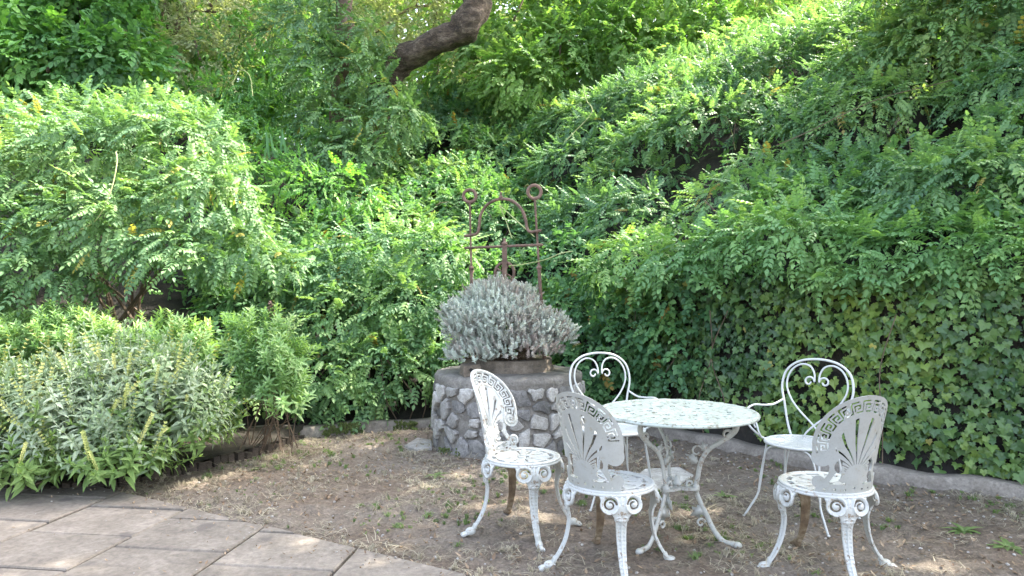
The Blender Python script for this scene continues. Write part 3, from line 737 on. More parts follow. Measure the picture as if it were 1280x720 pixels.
# planter collar on the well
pl = empty('planter_collar', (WX, WY, .668), label='old dark wooden planter ring on top of the well holding the silver shrub', cat='planter')
mb = MB(); mb.lathe([(.40, 0), (.405, .03), (.39, .05), (.395, .10), (.36, .11), (.34, .10), (.001, .085)], 48)
o = mb.build('collar', M['oldwood'], pl, True)
for v in o.data.vertices: v.co += v.co.normalized()*noise.noise(v.co*9)*.02
ap = P(583, 462, 5.86)
mb = MB(); mb.box((0, 0, .045), (.15, .12, .09), Matrix.Rotation(.3, 3, 'Z'), .008); blk = mb.build('anchor_block', M['oldwood'], None)
blk.location = (ap.x+.03, 5.92, .668); tag(blk, 'small weathered block with a dark plug for its round hole on the well rim', 'block')
mb = MB(); mb.tube([(0, -.072, .05), (0, -.03, .05)], .016, 12); mb.build('hole', M['hole_shade'], blk).rotation_euler = (0, 0, .15)  # solid dark plug drawn for the shaded opening

# ------------------------------------------------------------ iron frame over the well
fl, fr_ = P(587, 245, 6.62), P(668, 240, 6.22)
base_l, base_r = P(590, 372, 6.62), P(676, 372, 6.22)
frame = empty('well_frame', (fl.x*.5+fr_.x*.5, fl.y*.5+fr_.y*.5, .67), label='rusty iron hoist frame rising behind the silver shrub on the well', cat='frame')
fo = Vector(frame.location)
def rel(p): return Vector(p)-fo
for top, bot, R in ((fl, base_l, .072), (fr_, base_r, .070)):
    d = (bot-top).normalized(); foot = top+d*((top.z-.66)/-d.z)
    mb = MB(); mid = top.lerp(foot, .42)
    mb.tube([rel(top+d*.07), rel(mid)], .010, 8); mb.tube([rel(mid-d*.02), rel(foot)], [.016, .016], 6)
    mb.ball(rel(mid), (.026, .026, .02), 8, 6); mb.build('post', M['rust'], frame)
    mb = MB(); mb.torus(rel(top), .058, .015, 'Y', 28, 8, .55); mb.build('ring', M['rust'], frame, True)
def onf(px, py):                                       # point in the plane of the frame
    t = (px-587)/(668-587); return P(px, py, lerp(6.62, 6.22, t))
ar = [onf(x, y) for x, y in ((581, 295), (590, 294), (597, 291), (599, 281), (601, 268), (609, 256), (624, 249), (640, 251), (652, 262), (657, 275), (659, 285), (663, 290), (676, 288))]
mb = MB(); mb.tube([rel(p) for p in crom(ar, 6)], .014, 8); mb.ball(rel(onf(626, 247)), .022, 8, 6); mb.tube([rel(onf(626, 247)), rel(onf(626, 240))], .010, 6)
mb.build('arch', M['rust'], frame, True)
mb = MB(); mb.tube([rel(onf(581, 310)), rel(onf(678, 306))], .012, 8); mb.build('crossbar', M['rust'], frame, True)
pc = onf(630.7, 341); pu = empty('pulley', rel(pc), 0); pu.parent = frame
mb = MB(); mb.torus((0, 0, 0), .092, .014, 'X', 32, 8); 
for k in range(4):
    a = k*PI/2+.5; mb.tube([(0, 0, 0), (0, .09*math.cos(a), .09*math.sin(a))], .008, 6)
w = mb.build('wheel', M['rust'], pu, True); w.rotation_euler = (0, 0, math.radians(68))
mb = MB(); mb.box((0, -.03, .10), (.045, .012, .29)); mb.box((0, .03, .10), (.045, .012, .29)); mb.ball((0, 0, .26), (.028, .04, .025), 8, 6); mb.tube([(0, -.045, 0), (0, .045, 0)], .018, 8)
mb.tube([(0, 0, .25), (0, 0, .31)], .012, 6); mb.build('bracket', M['rust'], pu)
mb = MB()
mb.tube([rel(p) for p in crom([onf(624, 256), onf(632, 275), onf(640, 298)], 6)], .005, 5); mb.tube([rel(p) for p in crom([onf(624, 256), onf(645, 275), onf(668, 296)], 6)], .005, 5)
o = mb.build('dry_vine', M['tendril'], None); o.location = fo; tag(o, 'thin yellow dry vine strands hanging inside the arch of the iron frame', 'vine')
mb = MB(); mb.tube([rel(p) for p in crom([onf(636, 332), onf(650, 331), onf(680, 325), onf(700, 317), onf(716, 314)], 6)], .004, 5)
o = mb.build('dry_vine', M['tendril'], None); o.location = fo; tag(o, 'thin green vine shoot reaching right from the pulley', 'vine')

# ------------------------------------------------------------ leaf sources
def leaf_shape(mb, base, d, nrm, L, w, fold=.25, bend=.15, prof=((0, .06), (.3, 1.0), (.62, .82), (1, 0)), roll=0):
    """a folded, bent leaf blade"""
    base = Vector(base); d = Vector(d).normalized(); nrm = Vector(nrm); nrm = (nrm-d*nrm.dot(d)).normalized(); s = d.cross(nrm)
    V = []; Fc = []; n = len(prof)
    for i, (t, ww) in enumerate(prof):
        c = base+d*L*t-nrm*bend*L*t*t
        h = w*.5*ww
        if i == n-1: V.append(c); continue
        V += [c+s*h+nrm*h*fold, c, c-s*h+nrm*h*fold]
    for i in range(n-2):
        a = i*3; Fc += [(a, a+1, a+4, a+3), (a+1, a+2, a+5, a+4)]
    a = (n-2)*3; e = len(V)-1; Fc += [(a, a+1, e), (a+1, a+2, e)]
    mb.add(V, Fc)
SRC = {}
def sources(key, makers):
    c = bpy.data.collections.new('src_'+key); lst = []
    for i, (mk, mats) in enumerate(makers):
        me = mk; keep = [p.material_index for p in me.polygons]; me.materials.clear()
        for mt in mats: me.materials.append(mt)
        me.polygons.foreach_set('material_index', keep)
        o = bpy.data.objects.new('%s_src_%02d' % (key, i), me); c.objects.link(o); lst.append(me)
    SRC[key] = (c, lst)
def frond(L=.25, n=5, lw=.033, ll=.066, droop=.3, seed=0, full=True):
    r = random.Random(seed); mb = MB(); pts = []
    for i in range(n+2):
        t = i/(n+1); pts.append(Vector((L*t, r.uniform(-.004, .004), -droop*L*t*t*.8)))
    mb.tube(pts, [.0022]*len(pts), 3, False)
    for i in range(n):
        t = (i+1.2)/(n+1); k = pts[i+1]; sz = (1-.45*abs(t-.5))*r.uniform(.85, 1.1)
        for s in (-1, 1):
            if r.random() < .06: continue
            d = Vector((.6+r.uniform(-.15, .2), s, -.1-.3*r.random())); leaf_shape(mb, k, d, Vector((.1, r.uniform(-.3, .3), 1)), ll*sz, lw*sz*1.15, .25, .25)
    leaf_shape(mb, pts[-1], (1, 0, -.4), (0, 0, 1), ll, lw*1.1)
    return mb.mesh('leaf')
for k, mt in (('wist', M['wist']), ('wistB', M['wistB']), ('wistlit', M['wistlit'])):
    sources(k, [(frond(.26, 6, seed=1), [mt]), (frond(.30, 6, droop=.5, seed=2), [mt]), (frond(.20, 5, droop=.2, seed=3), [mt]), (frond(.24, 5, lw=.037, ll=.075, droop=.7, seed=4), [mt])])
def sprig(L=.2, n=5, lw=.045, ll=.06, seed=0, tri=False, zig=.8):
    r = random.Random(seed); mb = MB(); pts = [Vector((L*i/n, r.uniform(-.01, .01), -.2*L*(i/n)**2+r.uniform(-.006, .006))) for i in range(n+1)]
    mb.tube(pts, .0018, 3, False)
    for i in range(1, n+1):
        s = 1 if i % 2 else -1
        d = Vector((.7, s*r.uniform(.5, 1.1), r.uniform(-.5, .1)))
        if i == n: d = Vector((1, 0, -.2))
        sz = r.uniform(.75, 1.15); leaf_shape(mb, pts[i], d, Vector((r.uniform(-.3, .3), r.uniform(-.4, .4), 1)), ll*sz, lw*sz, .2, .2, ((0, .15), (.25, .95), (.55, .95), (.8, .5), (1, 0)))
        if r.random() < .6:
            d2 = Vector((d.x, -d.y, d.z)); leaf_shape(mb, pts[i], d2, (r.uniform(-.3, .3), 0, 1), ll*.85, lw*.85, .2, .2, ((0, .15), (.25, .95), (.55, .95), (.8, .5), (1, 0)))
    return mb.mesh('leaf_spray')
sources('bramble', [(sprig(.18, 5, .042, .058, 1), [M['bramble']]), (sprig(.22, 6, .036, .055, 2), [M['bramble']]), (sprig(.14, 4, .05, .065, 3), [M['bramble']])])
sources('tree', [(sprig(.30, 8, .045, .07, 4), [M['treeleaf']]), (sprig(.26, 7, .04, .065, 5), [M['treeleaf']]), (sprig(.34, 9, .035, .06, 6), [M['treeleaf']])])
sources('pale', [(sprig(.30, 8, .024, .045, 7), [M['paleleaf']]), (sprig(.26, 7, .02, .04, 8), [M['paleleaf']])])
sources('dark', [(sprig(.28, 8, .045, .07, 9), [M['darkleaf']]), (sprig(.24, 7, .04, .065, 10), [M['darkleaf']])])
sources('canopy', [(sprig(.55, 10, .09, .14, 12), [M['treeleaf']]), (sprig(.5, 9, .08, .13, 13), [M['treeleaf']])])
def ivy_leaf(seed=0, S=.038):
    r = random.Random(seed); out = [(-.25, 0), (-.55, .5), (-.25, .95), (.15, .75), (.45, 1.05), (.62, .5), (1.35, 0), (.62, -.5), (.45, -1.05), (.15, -.75), (-.25, -.95), (-.55, -.5)]
    V = [(0.1*S, 0, 0)]+[(x*S*r.uniform(.9, 1.1), y*S*r.uniform(.9, 1.1), .16*S*abs(y)-.12*S*x*x+r.uniform(-.05, .05)*S) for x, y in out]
    n = len(out); mb = MB(); mb.add(V, [(0, 1+i, 1+(i+1) % n) for i in range(n)]); mb.tube([(-.25*S, 0, 0), (-1.2*S, 0, -.7*S)], .0012, 3, False)
    return mb.mesh('leaf')
sources('ivy', [(ivy_leaf(s, sz), [M['ivy']]) for s, sz in ((1, .036), (2, .030), (3, .042), (4, .025))])
def sage_shoot(seed, flower=False, H=.26):
    r = random.Random(seed); mb = MB(); n = 6 if not flower else 4; bend = r.uniform(-.3, .3)
    pts = [Vector((bend*(i/8)**2*H, 0, H*i/8)) for i in range(9)]; mb.tube(pts, .0028, 4, False)
    for i in range(n):
        t = .12+.8*i/n*(1 if not flower else .6); k = pts[min(int(t*8), 7)].lerp(pts[min(int(t*8)+1, 8)], t*8 % 1)
        for s in (0, 1):
            a = i*PI/2+s*PI+r.uniform(-.3, .3); L = lerp(.105, .05, t)*r.uniform(.8, 1.15)
            d = Vector((math.cos(a), math.sin(a), .75-.5*(1-t))); leaf_shape(mb, k, d, (0, 0, 1), L, L*.34, .3, .45)
    for a in range(4): leaf_shape(mb, pts[-1 if not flower else 5], (math.cos(a*1.6), math.sin(a*1.6), 2.0), (math.cos(a*1.6)*-1, math.sin(a*1.6)*-1, .3), .05, .016, .2, .1)
    nf = len(mb.f)
    if flower:
        for i in range(11):
            z = pts[4].lerp(pts[8]+Vector((bend*.03, 0, .11)), i/10)
            for q in range(4):
                a = q*PI/2+i*.8; leaf_shape(mb, z, (math.cos(a), math.sin(a), .5), (0, 0, 1), .020, .017, .3, -.2, ((0, .5), (.5, 1), (1, 0)))
    me = mb.mesh('leafy_shoot'); 
    if flower:
        for i, p in enumerate(me.polygons): p.material_index = 1 if i >= nf else 0
    return me
sources('sage', [(sage_shoot(1), [M['sage']]), (sage_shoot(2, H=.22), [M['sage']]), (sage_shoot(3, H=.3), [M['sage']]), (sage_shoot(4, True, .34), [M['sage'], M['sageflower']]), (sage_shoot(5, H=.2), [M['sage2']]), (sage_shoot(6, H=.25), [M['sage2']]), (sage_shoot(7, True, .30), [M['sage2'], M['sageflower']])])
def lime_shoot(seed, H=.2):
    r = random.Random(seed); mb = MB(); pts = [Vector((r.uniform(-.01, .01), r.uniform(-.01, .01), H*i/5)) for i in range(6)]; mb.tube(pts, .003, 4, False)
    for i in range(22):
        t = (i/22)**.8; k = pts[0].lerp(pts[-1], .2+.8*t); a = i*2.4; L = lerp(.085, .06, t)*r.uniform(.85, 1.15)
        leaf_shape(mb, k, (math.cos(a), math.sin(a), .25+1.1*t), (0, 0, 1), L, L*.27, .25, .3)
    return mb.mesh('leafy_shoot')
sources('lime', [(lime_shoot(1), [M['lime']]), (lime_shoot(2, .16), [M['lime']]), (lime_shoot(3, .25), [M['lime']])])
def silver_shoot(seed, H=.09):
    r = random.Random(seed); mb = MB(); mb.tube([(0, 0, 0), (r.uniform(-.02, .02), 0, H*.5), (r.uniform(-.02, .02), 0, H)], .0016, 3, False)
    for i in range(24):
        t = (i/24)**.8; a = i*2.4; leaf_shape(mb, (0, 0, H*(.15+.85*t)), (math.cos(a), math.sin(a), .7+t), (0, 0, 1), lerp(.026, .017, t), .0066, .1, .2, ((0, .6), (.6, 1), (1, 0)))
    return mb.mesh('leafy_shoot')
sources('silver', [(silver_shoot(s, h), [M['silver']]) for s, h in ((1, .09), (2, .07), (3, .11))])
def tuft(seed, n, H, spread, w=.0022, mat=None, flat=.5):
    r = random.Random(seed); mb = MB()
    for i in range(n):
        a = r.uniform(0, 2*PI); h = H*r.uniform(.5, 1); l = spread*r.uniform(.3, 1); b = Vector((r.uniform(-1, 1), r.uniform(-1, 1), 0))*spread*.25
        d = Vector((math.cos(a), math.sin(a), 0)); s = Vector((-d.y, d.x, 0))*w
        p1 = b+d*l*.45+Vector((0, 0, h*.75)); p2 = b+d*l+Vector((0, 0, h*flat*r.uniform(.2, 1.6)))
        mb.add([b-s, b+s, p1+s*.8, p1-s*.8, p2], [(0, 1, 2, 3), (3, 2, 4)])
    return mb.mesh('grass_tuft')
def straw(seed):
    r = random.Random(seed); mb = MB()
    for i in range(6):
        a = r.uniform(0, PI*2); c = Vector((r.uniform(-.07, .07), r.uniform(-.07, .07), .004+r.random()*.012)); L = r.uniform(.03, .11)
        d = Vector((math.cos(a), math.sin(a), r.uniform(-.05, .12)))*L; s = Vector((-d.y, d.x, 0)).normalized()*.0016
        k = Vector((r.uniform(-.01, .01), r.uniform(-.01, .01), .006))
        mb.add([c-s, c+s, c+d*.5+k+s, c+d*.5+k-s, c+d+s*.3, c+d-s*.3], [(0, 1, 2, 3), (3, 2, 4, 5)])
    return mb.mesh('straw')
sources('drygrass', [(tuft(1, 14, .035, .05), [M['drygrass']]), (tuft(2, 9, .05, .04), [M['drygrass']]), (straw(3), [M['drygrass']]), (straw(4), [M['drygrass']]), (straw(5), [M['drygrass']])])
sources('grass', [(tuft(11, 16, .05, .035, .0028), [M['grass']]), (tuft(12, 10, .03, .04, .003), [M['grass']]), (tuft(13, 22, .04, .07, .003), [M['grass']])])
def deadleaf(seed):
    r = random.Random(seed); mb = MB(); leaf_shape(mb, (-.015, 0, .006), (1, 0, r.uniform(-.1, .3)), (0, 0, 1), r.uniform(.025, .045), .018, .5, -.4); return mb.mesh('dead_leaf')
def pebble(seed):
    r = random.Random(seed); mb = MB(); mb.ball((0, 0, .003), (.012, .009, .006), 7, 5, .2); return mb.mesh('pebble')
sources('litter', [(deadleaf(1), [M['litter']]), (deadleaf(2), [M['litter']]), (pebble(3), [M['litter']]), (pebble(4), [M['pale_stone']]), (deadleaf(5), [M['litter']])])
def moss_clump(seed):
    r = random.Random(seed); mb = MB()
    for i in range(5): mb.ball((r.uniform(-.02, .02), r.uniform(-.01, .01), r.uniform(-.008, .008)), r.uniform(.006, .012), 6, 4, .25)
    return mb.mesh('moss_clump')
sources('moss', [(moss_clump(1), [M['moss']]), (moss_clump(2), [M['moss']])])

# ---- instancer for stuff nobody could count
def gn_tree(coll):
    ng = bpy.data.node_groups.new('scatter_'+coll.name, 'GeometryNodeTree')
    ng.interface.new_socket('Geometry', in_out='INPUT', socket_type='NodeSocketGeometry'); ng.interface.new_socket('Geometry', in_out='OUTPUT', socket_type='NodeSocketGeometry')
    n = ng.nodes; gi = n.new('NodeGroupInput'); go = n.new('NodeGroupOutput'); ip = n.new('GeometryNodeInstanceOnPoints')
    ci = n.new('GeometryNodeCollectionInfo'); ci.inputs['Collection'].default_value = coll; ci.inputs['Separate Children'].default_value = True; ci.inputs['Reset Children'].default_value = True
    def att(nm, ty):
        a = n.new('GeometryNodeInputNamedAttribute'); a.data_type = ty; a.inputs['Name'].default_value = nm; return a.outputs['Attribute']
    er = n.new('FunctionNodeEulerToRotation'); L = ng.links
    L.new(att('rot', 'FLOAT_VECTOR'), er.inputs[0]); L.new(er.outputs[0], ip.inputs['Rotation'])
    L.new(att('scl', 'FLOAT'), ip.inputs['Scale']); L.new(att('idx', 'INT'), ip.inputs['Instance Index']); ip.inputs['Pick Instance'].default_value = True
    L.new(gi.outputs[0], ip.inputs['Points']); L.new(ci.outputs[0], ip.inputs['Instance']); L.new(ip.outputs[0], go.inputs[0])
    return ng
NG = {k: gn_tree(c) for k, (c, _) in SRC.items()}
def scatter(name, key, pos, rot, scl, idx, parent=None, origin=(0, 0, 0)):
    me = bpy.data.meshes.new(name); p = np.asarray(pos)-np.asarray(origin); me.vertices.add(len(p)); me.vertices.foreach_set('co', p.astype(np.float32).ravel())
    for nm, ty, dat in (('rot', 'FLOAT_VECTOR', rot), ('scl', 'FLOAT', scl), ('idx', 'INT', idx)):
        a = me.attributes.new(nm, ty, 'POINT'); a.data.foreach_set('vector' if ty == 'FLOAT_VECTOR' else 'value', np.asarray(dat).astype(np.int32 if ty == 'INT' else np.float32).ravel())
    o = bpy.data.objects.new(name, me); COL.objects.link(o); o.parent = parent
    if parent is None: o.location = origin
    md = o.modifiers.new('scatter', 'NODES'); md.node_group = NG[key]; o['kind'] = 'stuff'; return o
def nrmz(a): return a/(np.linalg.norm(a, axis=1, keepdims=True)+1e-9)
def frame_rot(ax, up):
    """euler angles of frames with x along ax and z towards up"""
    x = nrmz(ax); z = nrmz(up-x*np.sum(up*x, 1, keepdims=True)); y = np.cross(z, x)
    ry = np.arcsin(np.clip(-x[:, 2], -1, 1)); rx = np.arctan2(y[:, 2], z[:, 2]); rz = np.arctan2(x[:, 1], x[:, 0])
    return np.stack([rx, ry, rz], 1)
def place_parts(key, pname, pos, rot, scl, idx, parent, origin):
    _, lst = SRC[key]; O = Vector(origin)
    for i in range(len(pos)):
        o = bpy.data.objects.new(pname, lst[idx[i] % len(lst)]); COL.objects.link(o); o.parent = parent
        o.location = Vector(pos[i])-O; o.rotation_euler = Euler(rot[i]); o.scale = (scl[i],)*3
def plant(root, key, pname, pos, rot, scl, idx, nparts=300, sname='foliage'):
    """300 pieces that show largest become parts, the rest one stuff part"""
    O = tuple(root.location); pos = np.asarray(pos)
    px = CX+F*pos[:, 0]/np.maximum(pos[:, 1], .1); py = HY-F*(pos[:, 2]-CH)/np.maximum(pos[:, 1], .1)
    inview = (px > 5) & (px < 1275) & (py > 5) & (py < 715) & (pos[:, 1] > .5)
    # front-most in each small screen cell
    cell = (px//14).astype(int)*1000+(py//12).astype(int); order = np.argsort(pos[:, 1]); seen = set(); front = []
    for i in order:
        if not inview[i]: continue
        if cell[i] in seen: continue
        seen.add(cell[i]); front.append(i)
    front = front[:nparts]; mk = np.zeros(len(pos), bool); mk[front] = True
    place_parts(key, pname, pos[mk], rot[mk], scl[mk], idx[mk], root, O)
    if (~mk).any(): scatter(sname, key, pos[~mk], rot[~mk], scl[~mk], idx[~mk], root, O)
def shell(blobs, dens, bottom=-.35, cullin=.72, out=.25, droop=.2, upw=.85, facecam=-.45, sag=.0):
    """blobs: list of (centre, (rx,ry,rz)); returns pos, rot for leaves laid over the union"""
    Cn = np.array([tuple(b[0]) for b in blobs]); Rn = np.array([tuple(b[1]) for b in blobs]); PS = []; NS = []
    for c, r in zip(Cn, Rn):
        ar = 4*PI*((r[0]*r[1])**1.6/3+(r[0]*r[2])**1.6/3+(r[1]*r[2])**1.6/3)**(1/1.6); n = int(ar*dens)
        d = rng.normal(size=(n, 3)); d = nrmz(d); k = d[:, 2] > bottom; d = d[k]
        dep = 1-np.abs(rng.normal(size=(len(d), 1)))*.16+rng.random((len(d), 1))*out*.35
        lump = 1+.16*np.sin(d[:, :1]*9+c[0]*7)*np.sin(d[:, 1:2]*8+c[1]*5)*np.sin(d[:, 2:3]*9+c[2]*3)
        p = c+d*r*dep*lump; nn = nrmz(d/r); PS.append(p); NS.append(nn)
    p = np.concatenate(PS); nn = np.concatenate(NS)
    tocam = nrmz(np.array([0, 0, CH])-p); k = np.sum(nn*tocam, 1) > facecam; p = p[k]; nn = nn[k]
    inside = np.zeros(len(p), bool)
    for c, r in zip(Cn, Rn): inside |= (np.sum(((p-c)/r)**2, 1) < cullin**2)
    p = p[~inside]; nn = nn[~inside]
    for hp, hr in HOLL:
        q = np.linalg.norm((p-np.array(tuple(hp)))/np.array([hr*1.25, hr*1.5, hr*.75]), axis=1); kk = (q > 1) | (rng.random(len(p)) < .10); p = p[kk]; nn = nn[kk]
    h, d_ = terrain(p[:, 0], p[:, 1]); k = p[:, 2] > h+.02; p = p[k]; nn = nn[k]
    ax = nn*.6+nrmz(rng.normal(size=p.shape))*.6+np.array([-.18, -.15, -droop]); up = np.array([0, 0, upw])+nn*.55+rng.normal(size=p.shape)*.22
    return p, frame_rot(ax, up)

# ------------------------------------------------------------ hillside thickets
holes = [P(1190, 165, 7.9), P(830, 225, 8.6), P(700, 255, 8.3), P(345, 150, 10.5), P(330, 180, 10.5), P(660, 225, 9), P(885, 235, 8.2), P(1120, 235, 7.4), P(560, 160, 10), P(760, 100, 10), P(1020, 120, 9)]
def hill_blobs(x0, x1, y0, y1, step, rmin, rmax, seed, dmin=.6, lift=.25, cond=None):
    r = random.Random(seed); out = []
    y = y0
    while y < y1:
        x = x0+r.uniform(0, step)
        while x < x1:
            X = x+r.uniform(-.4, .4)*step; Y = y+r.uniform(-.4, .4)*step; h, d = terrain(X, Y)
            if d > dmin and abs(X) < Y*.76+1.2 and (cond is None or cond(X, Y)):
                q = r.uniform(rmin, rmax); c = Vector((X, Y, float(h)+lift*r.uniform(.6, 1.4)))
                ok = all((c-hh).length > q+.22 for hh in holes)
                if ok: out.append((c, (q*r.uniform(1, 1.35), q*r.uniform(.9, 1.2), q*r.uniform(.5, .75))))
            x += step
        y += step
    return out
# right-hand hillside of wisteria
bl = hill_blobs(.3, 9.5, 5.2, 13, .62, .42, .70, 21, dmin=1.0, lift=.3, cond=lambda X, Y: X > .1+.12*(Y-7))
p, r_ = shell(bl, 170)
hw = empty('wisteria_thicket', (3.4, 8.2, T(3.4, 8.2)), label='broad dark green wisteria thicket covering the slope on the right above the ivy', cat='climber')
n = len(p); print('right wist', n, len(bl))
plant(hw, 'wistB', 'leaf', p, r_, rng.uniform(.5, .95, n), rng.integers(0, 4, n))
rr = random.Random(41); L0 = Vector(hw.location)
for i in range(46):
    x, y = rr.uniform(-1.0, 6.5), rr.uniform(7.2, 11); h, d = terrain(x, y)
    if d < 1.2: continue
    a = Vector((x, y, float(h)+rr.uniform(.45, .8))); q = Vector((rr.uniform(-.5, .2), rr.uniform(-.5, .1), rr.uniform(-.5, .1))); mb = MB()
    mb.tube(crom([a-L0, a+q*.5+Vector((0, 0, rr.uniform(.02, .15)))-L0, a+q-L0, a+q*1.3+Vector((0, 0, -.15))-L0], 4), rr.uniform(.003, .006), 4); mb.build('stem', M[rr.choice(['stem', 'tendril', 'bark2'])], hw)
# wisteria shoulder spilling over the ivy wall
bl = [(P(950, 300, 6.0), (.42, .45, .22)), (P(870, 330, 6.5), (.45, .4, .22)), (P(1020, 312, 5.7), (.40, .4, .22)), (P(1090, 325, 5.5), (.40, .4, .2)), (P(1000, 295, 5.6), (.35, .3, .16)), (P(1160, 312, 5.4), (.42, .5, .24)), (P(1240, 318, 5.15), (.42, .5, .22)), (P(1310, 330, 5.0), (.4, .5, .26)),
      (P(800, 335, 7.0), (.5, .4, .3)), (P(1000, 268, 6.5), (.5, .5, .3)), (P(1120, 262, 6.3), (.55, .5, .3)), (P(1230, 250, 6.1), (.5, .5, .3)), (P(1060, 350, 5.3), (.2, .2, .10)), (P(1190, 345, 5.1), (.2, .2, .10))]
p, r_ = shell(bl, 180, bottom=-.5)
n = len(p); hs = empty('wisteria_shoulder', (2.6, 5.9, 1.3), label='pale green wisteria sprays, sun put into their colour, spilling over the top of the ivy wall', cat='climber')
plant(hs, 'wistlit', 'leaf', p, r_, rng.uniform(.6, 1.0, n), rng.integers(0, 4, n))
# thin cover close to the soil
n = 5200; x = rng.uniform(-8.5, 9.5, n); y = rng.uniform(5, 14.5, n); h, d = terrain(x, y); k = (d > .5) & (np.abs(x) < y*.78+1); x, y, h = x[k], y[k], h[k]; n = len(x)
p = np.stack([x, y, h+rng.uniform(.03, .28, n)], 1); ax = rng.normal(size=(n, 3))*.8+np.array([0, -.5, -.1]); up = np.array([0, -.5, .8])+rng.normal(size=(n, 3))*.3
tag(scatter('ground_cover', 'dark', p, frame_rot(ax, up), rng.uniform(.4, .9, n), rng.integers(0, 2, n)), 'dark low leaf cover over the soil of the slope', 'ground cover')
# centre bank
bl = hill_blobs(-3.2, 2.0, 7.2, 14.5, .60, .38, .62, 22, dmin=.55, lift=.25, cond=lambda X, Y: X <= .1+.12*(Y-7) and not (X < -2.6 and Y > 9.2))
p, r_ = shell(bl, 180)
n = len(p); k = rng.random(n) < .62; cb = empty('wisteria_bank', (-.8, 8.4, T(-.8, 8.4)), label='mixed green wisteria bank rising behind the well up to the trunk', cat='climber')
plant(cb, 'wist', 'leaf', p[k], r_[k], rng.uniform(.5, .9, k.sum()), rng.integers(0, 4, k.sum()))
cb2 = empty('bramble_bank', (-.2, 7.9, T(-.2, 7.9)), label='round-leaved brambles woven through the bank behind the well', cat='shrub')
plant(cb2, 'bramble', 'leaf_spray', p[~k], r_[~k], rng.uniform(.9, 1.3, (~k).sum()), rng.integers(0, 3, (~k).sum()))
# low shrub left of the well
bl = [(P(405, 470, 7.0), (.38, .3, .30)), (P(465, 455, 7.25), (.38, .3, .34)), (P(520, 460, 7.4), (.3, .3, .3)), (P(430, 400, 7.4), (.45, .35, .35)), (P(500, 380, 7.6), (.45, .4, .35)), (P(390, 350, 7.7), (.45, .4, .35)), (P(470, 320, 7.9), (.5, .4, .3)), (P(540, 320, 8.0), (.45, .4, .3)), (P(440, 500, 7.05), (.35, .2, .16)), (P(350, 420, 7.4), (.35, .3, .3))]
p, r_ = shell(bl, 150, bottom=-.8)
n = len(p); ls = empty('ash_shrub', (-1.6, 7.3, .15), label='dark green shrub with paired leaflets hanging over the mossy kerb left of the well', cat='shrub')
plant(ls, 'wistB', 'leaf', p, r_, rng.uniform(.7, 1.0, n), rng.integers(0, 4, n))
mb = MB(); 
for i in range(9):
    a = P(400+i*16, 525, 7.0+.02*i); mb.tube([rel_ for rel_ in crom([a-Vector(ls.location), a-Vector(ls.location)+Vector((random.uniform(-.15, .1), random.uniform(-.1, .1), .25)), a-Vector(ls.location)+Vector((random.uniform(-.3, .2), .1, .6))], 5)], .006, 5)
mb.build('stem', M['stem'], ls)
# right of the well
bl = [(P(720, 470, 7.15), (.3, .3, .3)), (P(770, 440, 7.1), (.4, .3, .35)), (P(730, 390, 7.5), (.4, .35, .35)), (P(820, 400, 7.0), (.4, .35, .35)), (P(790, 350, 7.3), (.45, .4, .3)), (P(720, 330, 7.8), (.4, .4, .3)), (P(850, 440, 6.7), (.32, .25, .4)), (P(860, 370, 6.7), (.35, .3, .3)), (P(800, 500, 7.0), (.35, .22, .25)), (P(700, 510, 7.3), (.3, .2, .25))]
p, r_ = shell(bl, 170, bottom=-.8)
n = len(p); rs = empty('bramble_shrub', (1.2, 7.1, .1), label='leafy green shrub with small rounded leaves right behind the well and the heart-backed chair', cat='shrub')
plant(rs, 'bramble', 'leaf_spray', p, r_, rng.uniform(.7, 1.1, n), rng.integers(0, 3, n))

# ------------------------------------------------------------ garden wall with ivy
wall_pts = [(1.15, 7.25), (1.55, 6.82), (2.16, 5.98), (2.78, 5.27), (3.48, 4.80), (4.45, 4.24), (6.1, 3.5), (8, 2.9)]
wp = crom([(x, y, 0) for x, y in wall_pts], 6); mb = MB(); V = []; Fc = []; n = len(wp)
for i, q in enumerate(wp):
    t = (wp[min(i+1, n-1)]-wp[max(i-1, 0)]).normalized(); nn = Vector((t.y, -t.x, 0)); nn = -nn if nn.dot(Vector((C0[0], C0[1], 0))-q) < 0 else nn
    for o_, z in ((.0, -.1), (.0, 1.36), (-.02, 1.38), (-.24, 1.38), (-.25, -.1)): V.append(q+nn*o_+Vector((0, 0, z)))
for i in range(n-1):
    for k in range(4): Fc.append((i*5+k, (i+1)*5+k, (i+1)*5+k+1, i*5+k+1))
Fc += [(0, 1, 2, 3, 4)]; mb.add([v-Vector((3, 5.2, 0)) for v in V], Fc)
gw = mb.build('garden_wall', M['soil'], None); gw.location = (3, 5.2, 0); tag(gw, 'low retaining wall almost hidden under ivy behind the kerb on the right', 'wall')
NI = 12500; q = []; ax = []; up = []
seg = [(wp[i], wp[i+1]) for i in range(len(wp)-1)]; ln = np.array([(b-a).length for a, b in seg]); pr_ = ln/ln.sum()
